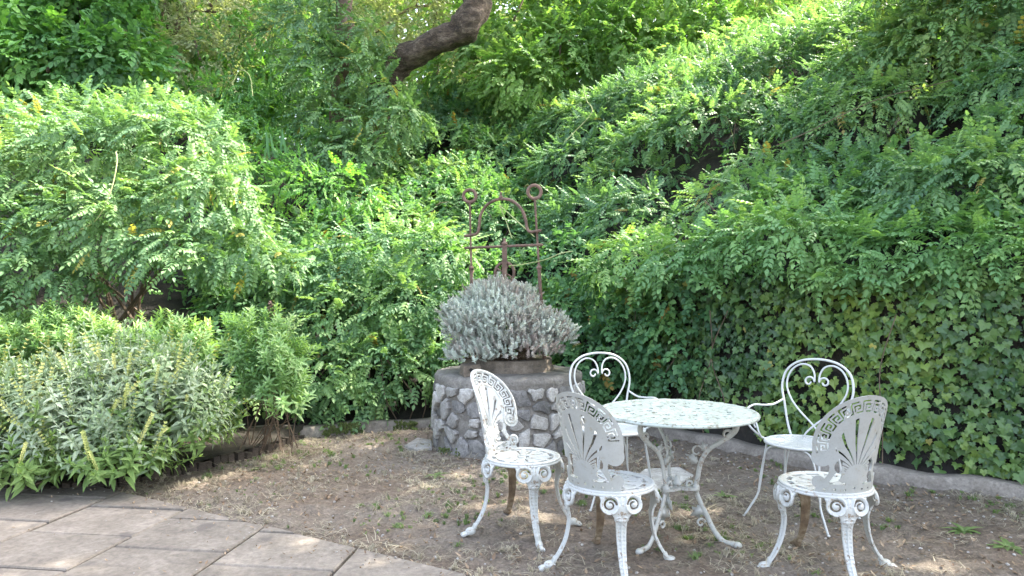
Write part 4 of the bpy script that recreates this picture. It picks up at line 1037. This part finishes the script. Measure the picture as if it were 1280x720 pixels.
for i in rng.choice(len(seg), NI, p=pr_):
    a, b = seg[i]; t = (b-a).normalized(); nn = Vector((t.y, -t.x, 0)); c = a.lerp(b, random.random()); nn = -nn if nn.dot(Vector((C0[0], C0[1], 0))-c) < 0 else nn
    if c.x > 6: continue
    z = random.random()*1.42+.10; lump = .10+.10*noise.noise(Vector((c.x*2.2, c.y*2.2, z*2.4)))+.05*noise.noise(Vector((c.x*6, c.y*6, z*6)))
    dd = max(.015, lump+random.gauss(0, .03)); 
    if noise.noise(Vector((c.x*1.7+5, c.y*1.7, z*1.9))) < -.45 and random.random() < .6: continue
    q.append(c+nn*dd+Vector((0, 0, z))); 
    ax.append(Vector((random.gauss(0, .5), random.gauss(0, .5), -1))+nn*.35); up.append(nn+Vector((random.gauss(0, .35), random.gauss(0, .35), .5+random.gauss(0, .3))))
q = np.array([tuple(v) for v in q]); ro = frame_rot(np.array([tuple(v) for v in ax]), np.array([tuple(v) for v in up])); n = len(q)
iv = empty('ivy', (2.6, 5.4, .05), label='dense ivy with lobed leaves hanging down the wall behind the right-hand chairs', cat='climber')
plant(iv, 'ivy', 'leaf', q, ro, rng.uniform(.6, 1.25, n), rng.integers(0, 4, n))
mb = MB(); rr = random.Random(4)
for i in range(9):
    a, b = seg[rr.randrange(2, len(seg)-10)]; t = (b-a).normalized(); nn = Vector((t.y, -t.x, 0)); nn = -nn if nn.dot(Vector((C0[0], C0[1], 0))-a) < 0 else nn
    c = a-Vector(iv.location)+nn*.16; x = rr.uniform(-.1, .1)
    mb.tube(crom([c+Vector((0, 0, .05)), c+t*x+nn*.03+Vector((0, 0, .4)), c-t*x*2+Vector((0, 0, .8)), c+t*.1+nn*.05+Vector((0, 0, 1.2))], 5), .004, 5)
mb.build('stem', M['stem'], iv)

# ------------------------------------------------------------ big wisteria mound on the left
bl = [(P(40, 240, 7.0), (.85, .8, .52)), (P(130, 208, 7.2), (.8, .8, .50)), (P(215, 200, 7.3), (.62, .7, .5)), (P(240, 260, 6.9), (.6, .6, .42)), (P(130, 285, 6.6), (.7, .6, .42)), (P(20, 310, 6.4), (.55, .6, .40)), (P(-40, 260, 6.6), (.7, .7, .6)),
      (P(215, 320, 6.5), (.42, .45, .25)), (P(295, 315, 6.8), (.42, .4, .22)), (P(335, 330, 6.9), (.28, .3, .14)), (P(20, 190, 7.9), (.8, .8, .45)), (P(110, 175, 7.9), (.7, .7, .42)), (P(200, 165, 7.9), (.5, .6, .36)), (P(250, 175, 7.7), (.38, .4, .3)), (P(-60, 360, 6.2), (.4, .4, .4)), (P(60, 345, 6.3), (.4, .4, .2))]
p, r_ = shell(bl, 190, bottom=-.65, droop=.25)
n = len(p); print('mound', n)
lm = empty('wisteria_mound', (-4.2, 7.2, T(-4.2, 7.2)), label='huge sunlit wisteria mound filling the left side above the sage bushes', cat='climber')
plant(lm, 'wist', 'leaf', p, r_, rng.uniform(.55, .95, n), rng.integers(0, 4, n))
rr = random.Random(9)
for i in range(16):
    a = P(rr.uniform(20, 240), 450, 7.3); a.z = max(.1, T(a.x, a.y)); b = P(rr.uniform(0, 280), rr.uniform(260, 330), rr.uniform(6.5, 7.3)); L0 = Vector(lm.location)
    mid = a.lerp(b, .5)+Vector((rr.uniform(-.3, .3), rr.uniform(-.2, .2), .1))
    mb = MB(); pts = crom([a-L0, mid-L0, b-L0], 8); mb.tube(pts, [lerp(.022, .006, j/(len(pts)-1)) for j in range(len(pts))], 6); mb.build('branch', M['bark'], lm)
# dark undergrowth beneath the mound
bl = [(P(x, y, Y), (rx, .4, rz)) for x, y, Y, rx, rz in ((320, 400, 7.6, .45, .35), (300, 440, 7.2, .35, .2), (370, 460, 7.2, .4, .3), (330, 350, 8.2, .6, .4), (120, 400, 8.4, .9, .3), (220, 440, 7.6, .4, .15), (20, 420, 8.0, .4, .2))]
p, r_ = shell(bl, 85, bottom=-.8); n = len(p)
ug = empty('undergrowth_shrub', (-3.4, 7.4, T(-3.4, 7.4)), label='dark leafy undergrowth in the shade beneath the left wisteria mound', cat='shrub')
plant(ug, 'bramble', 'leaf_spray', p, r_, rng.uniform(.9, 1.3, n), rng.integers(0, 3, n))

# ------------------------------------------------------------ trees
def crown(root, key, blobs, dens, cull=.5, sc=(1, 1.5), pname='leaf_spray', nparts=0, **kw):
    p, r_ = shell(blobs, dens, bottom=-1.1, cullin=cull, facecam=kw.pop('facecam', -1.1), **kw); n = len(p)
    O = tuple(root.location); scatter('crown', key, p, r_, rng.uniform(sc[0], sc[1], n), rng.integers(0, 8, n) % len(SRC[key][1]), root, O); return n
def limb(root, pts, r0, r1, mat, name='trunk', k=8, seg=12, rough=.06):
    L0 = Vector(root.location); pts = crom([Vector(q)-L0 for q in pts], k); n = len(pts); mb = MB()
    mb.tube(pts, [lerp(r0, r1, i/(n-1))*(1+.05*math.sin(i*1.3)) for i in range(n)], seg)
    for i, v in enumerate(mb.v):
        v = Vector(v); d = noise.noise(v*3.5)*rough+noise.noise(v*11)*rough*.35; c = pts[min(i//seg, n-1)]; o = (v-c); mb.v[i] = tuple(v+(o.normalized()*d if o.length > 1e-6 else o))
    return mb.build(name, mat, root, True)
# the leaning trunk
tb = P(478, 130, 11.4)
lt = empty('leaning_tree', (tb.x, tb.y, T(tb.x, tb.y)), label='old tree with a thick brown trunk curving up to the right at the top centre', cat='tree')
limb(lt, [(tb.x-.5, tb.y+.2, T(tb.x, tb.y)-.3), P(470, 140, 11.4), P(488, 100, 11.3), P(506, 74, 11.2), P(545, 55, 11.0), P(578, 38, 10.9), P(594, 5, 10.9), P(598, -60, 11), P(600, -160, 11.2)], .20, .215, M['bark2'], seg=24, rough=.11)
limb(lt, [P(500, 72, 11.2), P(488, 78, 11.1), P(480, 100, 11.0)], .12, .09, M['bark2'], 'limb')
limb(lt, [P(598, -60, 11), P(680, -200, 11.3), P(760, -300, 12)], .16, .06, M['bark2'], 'limb')
limb(lt, [P(598, -90, 11), P(540, -220, 11.3), P(470, -320, 12)], .14, .05, M['bark2'], 'limb')
print('crown', crown(lt, 'tree', [(P(640, -260, 12), (1.6, 1.4, .9)), (P(470, -330, 12), (1.3, 1.3, .8)), (P(780, -250, 12.5), (1.2, 1.2, .7))], 40, sc=(1.4, 2)))
# second trunk, clad in creeper
tb = P(430, 150, 11.2)
ct = empty('creeper_clad_tree', (tb.x, tb.y, T(tb.x, tb.y)), label='upright tree trunk wrapped in bright green creeper left of the leaning trunk', cat='tree')
limb(ct, [(tb.x, tb.y, T(tb.x, tb.y)-.3), P(425, 100, 11.2), P(432, 20, 11.2), P(425, -100, 11.3), P(430, -240, 11.5)], .17, .12, M['bark'], seg=14)
bl = [(P(x, y, Y), (rx, .45, rz)) for x, y, Y, rx, rz in ((420, 150, 10.9, .55, .5), (400, 90, 10.9, .5, .5), (450, 95, 10.9, .4, .4), (380, 40, 11, .5, .4), (455, 50, 11, .35, .3), (395, 200, 10.6, .5, .35), (470, 160, 10.7, .5, .35), (385, -10, 11.1, .5, .4), (440, 195, 10.4, .5, .3), (485, 125, 10.8, .32, .25), (505, 150, 10.7, .35, .25))]
p, r_ = shell(bl, 100, bottom=-.9); n = len(p)
plant(ct, 'wist', 'leaf', p, r_, rng.uniform(.8, 1.2, n), rng.integers(0, 4, n), 200)
crown(ct, 'tree', [(P(400, -260, 11.6), (1.4, 1.3, .8)), (P(300, -200, 12), (1.0, 1.0, .6))], 40, sc=(1.4, 2))
# thin stems in the gully and background trees
def bg_tree(px, py, Y, blobs, key, label, dens=26, r=.14, mat='bark', name='woodland_tree', sc=(1.1, 1.8), lean=0, limbs=3):
    b = P(px, py, Y); z = T(b.x, b.y); t = empty(name, (b.x, b.y, z), label=label, cat='tree', group='trees behind the garden')
    top = P(px+lean, -120, Y); limb(t, [(b.x, b.y, z-.3), ((b.x+top.x)/2+.1, b.y, (z+top.z)/2), tuple(top)], r, r*.6, M[mat], seg=10)
    rr = random.Random(int(px*7+Y))
    for i in range(limbs):
        c, q = blobs[i % len(blobs)]; s = b.lerp(top, rr.uniform(.2, .8)); s.z = max(s.z, z+.3)
        limb(t, [tuple(s), tuple((s+c)/2+Vector((0, 0, .15))), tuple(c)], r*.4, .02, M[mat], 'limb', seg=6, rough=.02)
    n = crown(t, key, blobs, dens, sc=sc); print(name, px, n); return t
B = lambda x, y, Y, r, rz=None: (P(x, y, Y), (r, r*.9, rz or r*.7))
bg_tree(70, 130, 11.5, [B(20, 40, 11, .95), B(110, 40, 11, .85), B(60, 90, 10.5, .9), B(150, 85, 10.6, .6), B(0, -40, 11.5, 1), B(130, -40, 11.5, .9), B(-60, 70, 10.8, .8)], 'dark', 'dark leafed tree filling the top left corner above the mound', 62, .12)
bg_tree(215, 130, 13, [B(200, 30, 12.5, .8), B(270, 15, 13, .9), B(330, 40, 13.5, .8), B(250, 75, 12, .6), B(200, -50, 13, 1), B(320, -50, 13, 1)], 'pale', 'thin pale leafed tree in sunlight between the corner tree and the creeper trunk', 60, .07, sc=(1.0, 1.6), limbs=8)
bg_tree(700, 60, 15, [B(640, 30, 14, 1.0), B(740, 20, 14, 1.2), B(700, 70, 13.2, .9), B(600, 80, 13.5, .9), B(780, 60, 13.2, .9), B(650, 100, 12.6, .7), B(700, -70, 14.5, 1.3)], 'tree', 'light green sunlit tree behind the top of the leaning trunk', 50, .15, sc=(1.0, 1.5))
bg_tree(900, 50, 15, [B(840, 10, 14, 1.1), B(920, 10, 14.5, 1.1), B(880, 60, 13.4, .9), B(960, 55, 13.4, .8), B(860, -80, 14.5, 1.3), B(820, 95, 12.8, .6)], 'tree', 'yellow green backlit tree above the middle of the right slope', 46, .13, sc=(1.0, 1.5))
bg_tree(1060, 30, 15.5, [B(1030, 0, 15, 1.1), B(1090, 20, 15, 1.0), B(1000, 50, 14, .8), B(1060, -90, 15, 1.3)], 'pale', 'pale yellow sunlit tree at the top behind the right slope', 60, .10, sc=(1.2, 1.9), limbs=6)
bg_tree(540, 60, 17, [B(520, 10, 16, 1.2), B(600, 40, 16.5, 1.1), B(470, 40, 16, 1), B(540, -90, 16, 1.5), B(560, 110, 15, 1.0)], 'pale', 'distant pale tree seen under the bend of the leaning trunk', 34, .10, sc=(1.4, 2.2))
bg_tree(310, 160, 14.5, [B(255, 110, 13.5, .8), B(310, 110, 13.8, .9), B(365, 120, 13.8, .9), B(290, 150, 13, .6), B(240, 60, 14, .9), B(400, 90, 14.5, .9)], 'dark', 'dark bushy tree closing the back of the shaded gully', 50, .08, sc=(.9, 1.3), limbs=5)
# far wood closing the view
bl = []
rr = random.Random(31)
for i in range(64):
    Y = rr.uniform(19, 26); px = -120+1520*(i % 46)/45; c = P(px, rr.uniform(-120, 150), Y); bl.append((c, (2.4, 1.6, rr.uniform(1.6, 2.6))))
p, r_ = shell(bl, 9, bottom=-1.1, cullin=.5, facecam=-1.1); n = len(p); print('far wood', n)
tag(scatter('far_wood', 'canopy', p, r_, rng.uniform(.7, 1.3, n), rng.integers(0, 2, n)), 'sunlit wood closing the view beyond the garden trees', 'wood', kind='stuff')
# wisteria reaching down in the top right corner
bl = [(P(1180, 40, 7.6), (.5, .5, .4)), (P(1250, 20, 7.3), (.5, .5, .4)), (P(1150, 90, 7.8), (.35, .4, .22)), (P(1270, 100, 6.9), (.28, .4, .3)), (P(1200, -40, 7.6), (.9, .7, .4)), (P(1280, 190, 6.7), (.3, .4, .3)), (P(1110, 60, 8.2), (.4, .4, .3))]
p, r_ = shell(bl, 110, bottom=-.8); n = len(p)
tc = empty('wisteria_curtain', (5.4, 8.2, T(5.4, 8.2)), label='wisteria hanging in the top right corner over the dark hollow', cat='climber')
plant(tc, 'wist', 'leaf', p, r_, rng.uniform(.9, 1.2, n), rng.integers(0, 4, n), 200)
mb = MB(); L0 = Vector(tc.location); rr = random.Random(2)
for i in range(14):
    a = P(rr.uniform(1130, 1260), rr.uniform(60, 130), 8.0); b = P(rr.uniform(1120, 1260), rr.uniform(180, 240), 7.6)
    mb.tube(crom([a-L0, (a+b)/2-L0+Vector((rr.uniform(-.3, .3), 0, -.15)), b-L0], 6), .005, 4)
mb.build('dry_stem', M['stem'], tc)

# canopy trees standing right of the garden: they shade the terrace
def shade_tree(x, y, blobs, label, dens=9):
    z = T(x, y); t = empty('shade_tree', (x, y, z), label=label, cat='tree', group='tall trees right of the garden')
    cz = sum(b[0].z for b in blobs)/len(blobs)
    limb(t, [(x, y, z-.3), (x+.2, y, (z+cz)/2), (x, y, cz)], .28, .12, M['bark'], seg=12)
    for c, q in blobs: limb(t, [(x, y, lerp(z, cz, .7)), tuple((Vector((x, y, cz))+c)/2), tuple(c)], .09, .03, M['bark'], 'limb', seg=6, rough=.02)
    print('shade', crown(t, 'canopy', blobs, dens, sc=(.8, 1.3)))
V3 = lambda *a: Vector(a)
shade_tree(9.6, 6.5, [(V3(8.6, 6.2, 8.6), (2.0, 1.9, 1.1)), (V3(6.3, 7.0, 8.3), (1.7, 1.7, 1.0)), (V3(6.0, 5.0, 7.8), (1.6, 1.4, .9)), (V3(4.5, 8.4, 8.6), (1.2, 1.3, .8)), (V3(4.2, 6.2, 7.8), (1.1, 1.1, .7)), (V3(3.3, 5.4, 7.5), (1.2, 1.1, .7)), (V3(3.6, 7.2, 8.2), (1.1, 1.0, .6))], 'tall shade tree standing outside the frame on the right', 13)
shade_tree(8.8, 1.8, [(V3(7.6, 2.2, 8.0), (2.0, 1.8, 1.1)), (V3(5.4, 3.4, 7.8), (1.5, 1.4, .9)), (V3(9.8, 3.6, 8.6), (2.0, 2.0, 1.1)), (V3(4.8, 1.2, 7.6), (1.6, 1.4, .9)), (V3(8, 4.8, 8.8), (1.5, 1.3, .8))], 'tall shade tree right of the camera')
0 and shade_tree(12.5, 12, [(V3(10, 11.5, 9.6), (2.2, 1.9, 1.2)), (V3(12.8, 11, 10), (2.2, 2, 1.3))], 'tall shade tree on the hill beyond the right edge')

# ------------------------------------------------------------ front-left bed: sage and bright shrubs
def dome_shoots(blobs, n, lean=.75, low=-.15, seed=0, jit=.2):
    r = np.random.default_rng(seed); P_ = []; A = []
    w = np.array([b[1][0]*b[1][2] for b in blobs]); w = w/w.sum()
    for i in r.choice(len(blobs), n, p=w):
        c, q = blobs[i]; d = r.normal(size=3); d /= np.linalg.norm(d)
        if d[2] < low: d[2] = -d[2]
        k = r.uniform(.62, 1.0); P_.append(np.array(tuple(c))+d*np.array(q)*k); A.append(d*np.array([lean, lean, lean*.6])+np.array([0, 0, .75])+r.normal(size=3)*jit)
    P_ = np.array(P_); A = np.array(A)
    # shoots grow along local z: build frames with z=A, x=anything
    z = nrmz(A); x0 = nrmz(r.normal(size=z.shape)); x = nrmz(x0-z*np.sum(x0*z, 1, keepdims=True)); return P_, frame_rot(x, z)
sb = G(150, 607)
sage = empty('sage_bush', (-2.85, 5.1, .1), label='grey-green sage bush with yellow flower spikes sprawling over the paving at lower left', cat='shrub')
bl = [(V3(-3.05, 5.0, .30), (.55, .45, .42)), (V3(-2.65, 5.15, .36), (.50, .40, .42)), (V3(-3.45, 5.0, .26), (.50, .40, .40)), (V3(-2.38, 5.3, .26), (.24, .30, .30)), (V3(-2.95, 5.3, .50), (.45, .40, .34)), (V3(-2.75, 4.82, .16), (.42, .30, .22)), (V3(-3.3, 4.72, .14), (.42, .26, .22)), (V3(-3.8, 5.1, .3), (.45, .4, .4))]
p, r_ = dome_shoots(bl, 1500, .8, -.2, 3); k = p[:, 2] > .03; p, r_ = p[k], r_[k]; n = len(p)
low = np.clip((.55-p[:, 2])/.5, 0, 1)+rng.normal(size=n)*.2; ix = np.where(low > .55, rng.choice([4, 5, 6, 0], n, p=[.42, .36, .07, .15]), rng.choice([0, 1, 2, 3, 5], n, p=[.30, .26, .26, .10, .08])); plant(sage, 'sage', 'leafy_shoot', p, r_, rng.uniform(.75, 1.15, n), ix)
def stems(root, base, n, blobs, r=.006, mat='stem', seed=0):
    rr = random.Random(seed); mb = MB(); L0 = Vector(root.location)
    for i in range(n):
        c, q = rr.choice(blobs); e = c+Vector((rr.uniform(-.8, .8)*q[0], rr.uniform(-.8, .8)*q[1], rr.uniform(-.2, .7)*q[2])); b = Vector(base)+Vector((rr.uniform(-.2, .2), rr.uniform(-.15, .15), 0))*1.2
        mb.tube(crom([b-L0, b.lerp(e, .5)+Vector((0, 0, .03))-L0, e-L0], 5), [r*.6+r*.4*(1-j/10) for j in range(11)], 5)
    mb.build('stem', M[mat], root)
stems(sage, (-2.9, 5.15, .08), 60, bl, seed=1)
def lime_bush(loc, blobs, n, label, seed, sc=(.8, 1.15)):
    t = empty('bright_shrub', loc, label=label, cat='shrub', group='bright green shrubs behind the sage')
    p, r_ = dome_shoots(blobs, n, .55, -.1, seed); plant(t, 'lime', 'leafy_shoot', p, r_, np.random.default_rng(seed).uniform(sc[0], sc[1], n), np.random.default_rng(seed).integers(0, 3, n)); stems(t, loc, 22, blobs, .005, seed=seed)
lime_bush((-3.7, 5.9, .1), [(P(20, 450, 5.9), (.42, .35, .26)), (P(70, 440, 5.9), (.38, .3, .26)), (P(115, 455, 5.8), (.3, .3, .24)), (P(-30, 460, 5.8), (.4, .35, .28)), (P(50, 500, 5.8), (.5, .3, .25))], 520, 'bright green leafy shrub at the left edge behind the sage', 5)
lime_bush((-2.75, 6.0, .1), [(P(205, 440, 6.0), (.26, .26, .16)), (P(180, 470, 6.0), (.26, .26, .20)), (P(225, 460, 5.9), (.22, .26, .18))], 170, 'small bright green shrub peeping over the top of the sage', 6)
lime_bush((-2.02, 5.95, .05), [(P(325, 428, 5.95), (.26, .24, .13)), (P(352, 462, 5.85), (.17, .2, .16)), (P(310, 458, 5.9), (.12, .15, .14)), (P(345, 500, 5.8), (.20, .16, .13)), (P(358, 522, 5.7), (.10, .12, .07))], 165, 'bright green shrub with bare dark lower stems right of the sage', 7)
# rust coloured dead flower stalk
mb = MB(); q = P(338, 400, 6.0); mb.tube([(0, 0, 0), (.01, 0, .12)], .006, 5)
for i in range(26): mb.ball((random.uniform(-.02, .03), random.uniform(-.02, .02), .03+i*.005), (.012, .012, .007), 6, 4, .2)
o = mb.build('dead_flower_head', M['rust'], None); o.location = q; tag(o, 'brown dried flower head above the bright shrub right of the sage', 'flower')
# edging of upright bricks
ed = empty('bed_edging', (-2.5, 5.3, 0), label='low row of upright brown bricks edging the planted bed in front of the sage', cat='edging')
ep = crom([(-3.6, 4.86, 0), (-3.1, 4.84, 0), (-2.72, 4.97, 0), (-2.42, 5.4, 0), (-2.16, 5.8, 0), (-2.0, 6.2, 0), (-1.95, 6.6, 0)], 30); acc = 0; last = ep[0]; me_b = None
rr = random.Random(8)
for i in range(1, len(ep)):
    if (ep[i]-last).length < .062: continue
    c = (ep[i]+last)/2; t = (ep[i]-last); last = ep[i]
    if me_b is None:
        b_ = MB(); b_.box((0, 0, 0), (.052, .07, .15), None, .007); me_b = b_.mesh('brick'); me_b.materials.append(M['edging'])
    o = link('brick', me_b, ed); o.location = c-Vector(ed.location)+Vector((rr.uniform(-.01, .01), rr.uniform(-.01, .01), -.005+rr.uniform(-.03, .015))); o.rotation_euler = (rr.uniform(-.22, .22), rr.uniform(-.12, .12), math.atan2(t.y, t.x)+rr.uniform(-.25, .25))
# raised soil of the bed
V = []; Fc = []; n = len(ep); back = [(p_.x-2.2 if p_.x < -2.3 else -4.6, 6.6) for p_ in ep]
for i, p_ in enumerate(ep):
    bx, by = lerp(-5.6, -1.95, i/(n-1)), 6.75
    for j in range(12):
        t = j/11; x, y = lerp(p_.x, bx, t), lerp(p_.y+.04, by, t); V.append((x, y, .07+.05*math.sin(t*PI)+.03*noise.noise(Vector((x*5, y*5, 0)))))
for i in range(n-1):
    for j in range(11): a = i*12+j; Fc.append((a, a+12, a+13, a+1))
tag(link('bed_soil', mesh('bed_soil', V, Fc), None, M['soil'], True), kind='structure')
# silver shrub on the well
ss = empty('silver_shrub', (WX, WY-.02, .76), label='silver grey cushion shrub growing out of the top of the well', cat='shrub')
bl = [(P(632, 412, 6.2), (.42, .40, .27)), (P(592, 415, 6.2), (.24, .32, .24)), (P(676, 420, 6.2), (.24, .32, .20)), (P(620, 388, 6.3), (.30, .3, .24)), (P(640, 440, 6.05), (.44, .3, .12)), (P(590, 445, 6.1), (.22, .3, .12)), (P(570, 400, 6.25), (.12, .16, .14)), (P(655, 385, 6.3), (.14, .16, .16)), (P(700, 425, 6.2), (.12, .2, .14))]
p, r_ = dome_shoots(bl, 5200, .55, -.35, 9, .38); k = p[:, 2] > .72; p, r_ = p[k], r_[k]; n = len(p)
plant(ss, 'silver', 'leafy_shoot', p, r_, rng.uniform(.7, 1.1, n), rng.integers(0, 3, n)); stems(ss, (WX, WY, .74), 90, bl, .006, seed=12)

bl = [(P(x, y, Y), (rx, .5, rz)) for x, y, Y, rx, rz in ((300, 60, 12.2, .7, .4), (350, 90, 12, .6, .4), (290, 120, 11, .5, .3), (340, 215, 9.8, .6, .25), (300, 230, 9.0, .5, .3), (375, 235, 9.3, .5, .3), (320, 140, 11.2, .5, .25), (350, 40, 12.6, .8, .5), (420, 240, 8.8, .5, .3))]
bl += [(P(x, y, Y), (.6, .5, .35)) for x, y, Y in ((255, 130, 11.5), (285, 160, 10.8), (310, 100, 12.5), (240, 160, 10), (350, 150, 11.8), (300, 185, 10.2), (355, 195, 10.3))]
p, r_ = shell(bl, 80, bottom=-.8); n = len(p)
gs = empty('gully_shrub', (-3.6, 10, T(-3.6, 10)), label='thin dark shrub in the shaded gully between the mound and the creeper trunk', cat='shrub')
plant(gs, 'dark', 'leaf_spray', p, r_, rng.uniform(.5, .8, n), rng.integers(0, 2, n), 200)

# ------------------------------------------------------------ tendrils
def tendril(pts, label, r=.005, mat='tendril', name='vine_tendril'):
    o0 = pts[0]; mb = MB(); mb.tube([q-o0 for q in crom(pts, 8)], r, 5); o = mb.build(name, M[mat], None); o.location = o0; tag(o, label, 'vine')
tendril([P(145, 190, 6.2), P(146, 205, 6.1), P(138, 240, 6.0), P(120, 275, 6.0), P(90, 292, 6.0)], 'long pale vine tendril curling down the middle of the left mound')
tendril([P(1135, 160, 6.8), P(1138, 185, 6.8), P(1145, 210, 6.8)], 'bare brown twig hanging before the dark hollow at the right', .006, 'stem')
tendril([P(728, 105, 7.6), P(733, 125, 7.6), P(740, 140, 7.6), P(718, 165, 7.6), P(705, 178, 7.6)], 'pale vine tendril looping over the middle slope')
tendril([P(880, 250, 6.6), P(905, 275, 6.5), P(925, 300, 6.4)], 'brown bare runner crossing the lower right slope', .005, 'stem')
tendril([P(970, 182, 7), P(1010, 165, 7), P(1060, 140, 6.9), P(1110, 120, 6.9), P(1190, 100, 6.8), P(1240, 80, 6.8)], 'long wisteria runner arching across the dark hollow', .004, 'stem')
tendril([P(290, 105, 8.8), P(300, 88, 8.8), P(312, 95, 8.8), P(316, 120, 8.8)], 'pale hooked tendril at the edge of the gully')
rr = random.Random(77)
for i in range(5):
    x, y = 330+i*7, 186-i*2; mb = MB(); q = P(x, y+15, 9.6); leaf_shape(mb, (0, 0, 0), (rr.uniform(-.3, .3), -.1, 1), (0, -1, .1), rr.uniform(.25, .45), .035, .2, .25, ((0, .7), (.4, 1), (.8, .6), (1, 0)))
    if i == 0: sw = empty('sword_leaf_plant', q, label='blue green sword leaved plant in the dark gully left of the creeper trunk', cat='plant')
    o = mb.build('leaf', M['darkleaf'], sw); o.location = q-Vector(sw.location)

# ------------------------------------------------------------ ground cover
def ground_scatter(name, key, n, cond, sc, seed, label, cat, box=(-4.2, 4.8, 3.3, 7.2)):
    r = np.random.default_rng(seed); x = r.uniform(box[0], box[1], n*3); y = r.uniform(box[2], box[3], n*3)
    _, d = terrain(x, y); k = (d < -.02) & (patio_d(x, y) > .0) & cond(x, y, r) & (np.hypot(x-WX, y-WY) > WR)
    x, y = x[k][:n], y[k][:n]; z = .012+fbm(x, y, 1.1, 2)*.03+fbm(x, y, 9, 4)*.027
    fade = np.clip((patio_d(x, y)-.05)/.2, 0, 1); z = z*fade
    rot = np.stack([r.normal(size=len(x))*.12, r.normal(size=len(x))*.12, r.uniform(0, 2*PI, len(x))], 1)
    o = scatter(name, key, np.stack([x, y, z], 1), rot, r.uniform(sc[0], sc[1], len(x)), np.array([0, 2, 3, 4, 2, 3, 4, 1])[r.integers(0, 8, len(x))] % len(SRC[key][1])); tag(o, label, cat)
    return len(x)
ground_scatter('dry_grass', 'drygrass', 5200, lambda x, y, r: fbm(x, y, 1.6, 3)+.25*np.exp(-np.abs(patio_d(x, y))*3)+r.normal(size=len(x))*.22 > .06, (.5, 1.25), 1, 'dry straw and withered grass strewn over the bare earth', 'grass')
ground_scatter('dry_grass_edge', 'drygrass', 1200, lambda x, y, r: patio_d(x, y)+np.abs(r.normal(size=len(x)))*.12 < .28, (.7, 1.4), 2, 'matted pale dry grass along the edge of the paving', 'grass')
ground_scatter('green_grass', 'grass', 1300, lambda x, y, r: fbm(x+9, y, 1.9, 3)+r.normal(size=len(x))*.08 > .12, (.4, 1.0), 3, 'small green grass tufts sprouting from the bare earth', 'grass')
ground_scatter('leaf_litter', 'litter', 3800, lambda x, y, r: fbm(x+3, y, 1.3, 2)+r.normal(size=len(x))*.4 > -.1, (.4, 1.0), 4, 'dead leaves crumbs and pebbles scattered on the earth', 'litter')
r = np.random.default_rng(15); n = 420; x = r.uniform(-4, 0, n*4); y = r.uniform(3.2, 5, n*4); q = patio_d(x, y); k = (q < -.01) & (r.random(len(q)) < np.exp(q*4)); x, y = x[k], y[k]; n = len(x)
tag(scatter('patio_crumbs', 'litter', np.stack([x, y, np.full(n, .036)], 1), np.stack([0*x, 0*x, r.uniform(0, 6, n)], 1), r.uniform(.25, .7, n), r.integers(0, 5, n)), 'crumbs and dead leaves scattered on the paving slabs', 'litter')
r = np.random.default_rng(25); a = r.uniform(PI*1.0, PI*2.0, 260); q = noise_a = np.sin(a*7)+np.sin(a*17+1)*.6; a = a[q > .2]; n = len(a)
tag(scatter('well_moss', 'moss', np.stack([WX+np.cos(a)*(WR+.012), WY+np.sin(a)*(WR+.012), r.uniform(.0, .05, n)], 1), r.uniform(-.5, 3, (n, 3)), r.uniform(.5, 1.2, n), r.integers(0, 2, n)), 'patchy moss along the foot of the stone well', 'moss')
# weeds
def weed(px, py, label, n=12, L=.09):
    g = G(px, py); t = empty('weed', (g.x, g.y, .012), label=label, cat='weed'); rr = random.Random(px)
    for i in range(n):
        a = 2*PI*i/n+rr.uniform(-.2, .2); mb = MB(); leaf_shape(mb, (0, 0, .004), (math.cos(a), math.sin(a), rr.uniform(.15, .7)), (0, 0, 1), L*rr.uniform(.6, 1.1), L*.28, .25, .35); mb.build('leaf', M['grass'], t)
weed(905, 624, 'green rosette weed between the table and the right wire chair')
weed(1205, 668, 'low green weed on the earth near the right edge', 16, .11)
weed(1262, 690, 'green weed in the lower right corner', 14, .12)
weed(545, 598, 'flat pale green weed in front of the well foot', 7, .10)
weed(375, 556, 'low ivy green weed beside the left end of the mossy kerb', 10, .08)
# moss on the kerb left of the well
r = np.random.default_rng(5); pp = []
for i in range(len(kp)-1):
    x, y = kp[i]; x2, y2 = kp[i+1]
    if not (-2.2 < x < -.75): continue
    for _ in range(26):
        t = r.random(); X, Y = lerp(x, x2, t), lerp(y, y2, t)
        if noise.noise(Vector((X*4, Y*4, 2))) < -.12: continue
        z = .02+r.random()*.085; pp.append((X, Y-.012-.02*r.random(), z))
pp = np.array(pp); n = len(pp)
tag(scatter('moss', 'moss', pp, r.uniform(-.5, 3, (n, 3)), r.uniform(.6, 1.4, n), r.integers(0, 2, n)), 'dark green moss covering the face of the kerb left of the well', 'moss')
print('objects', len(bpy.data.objects))
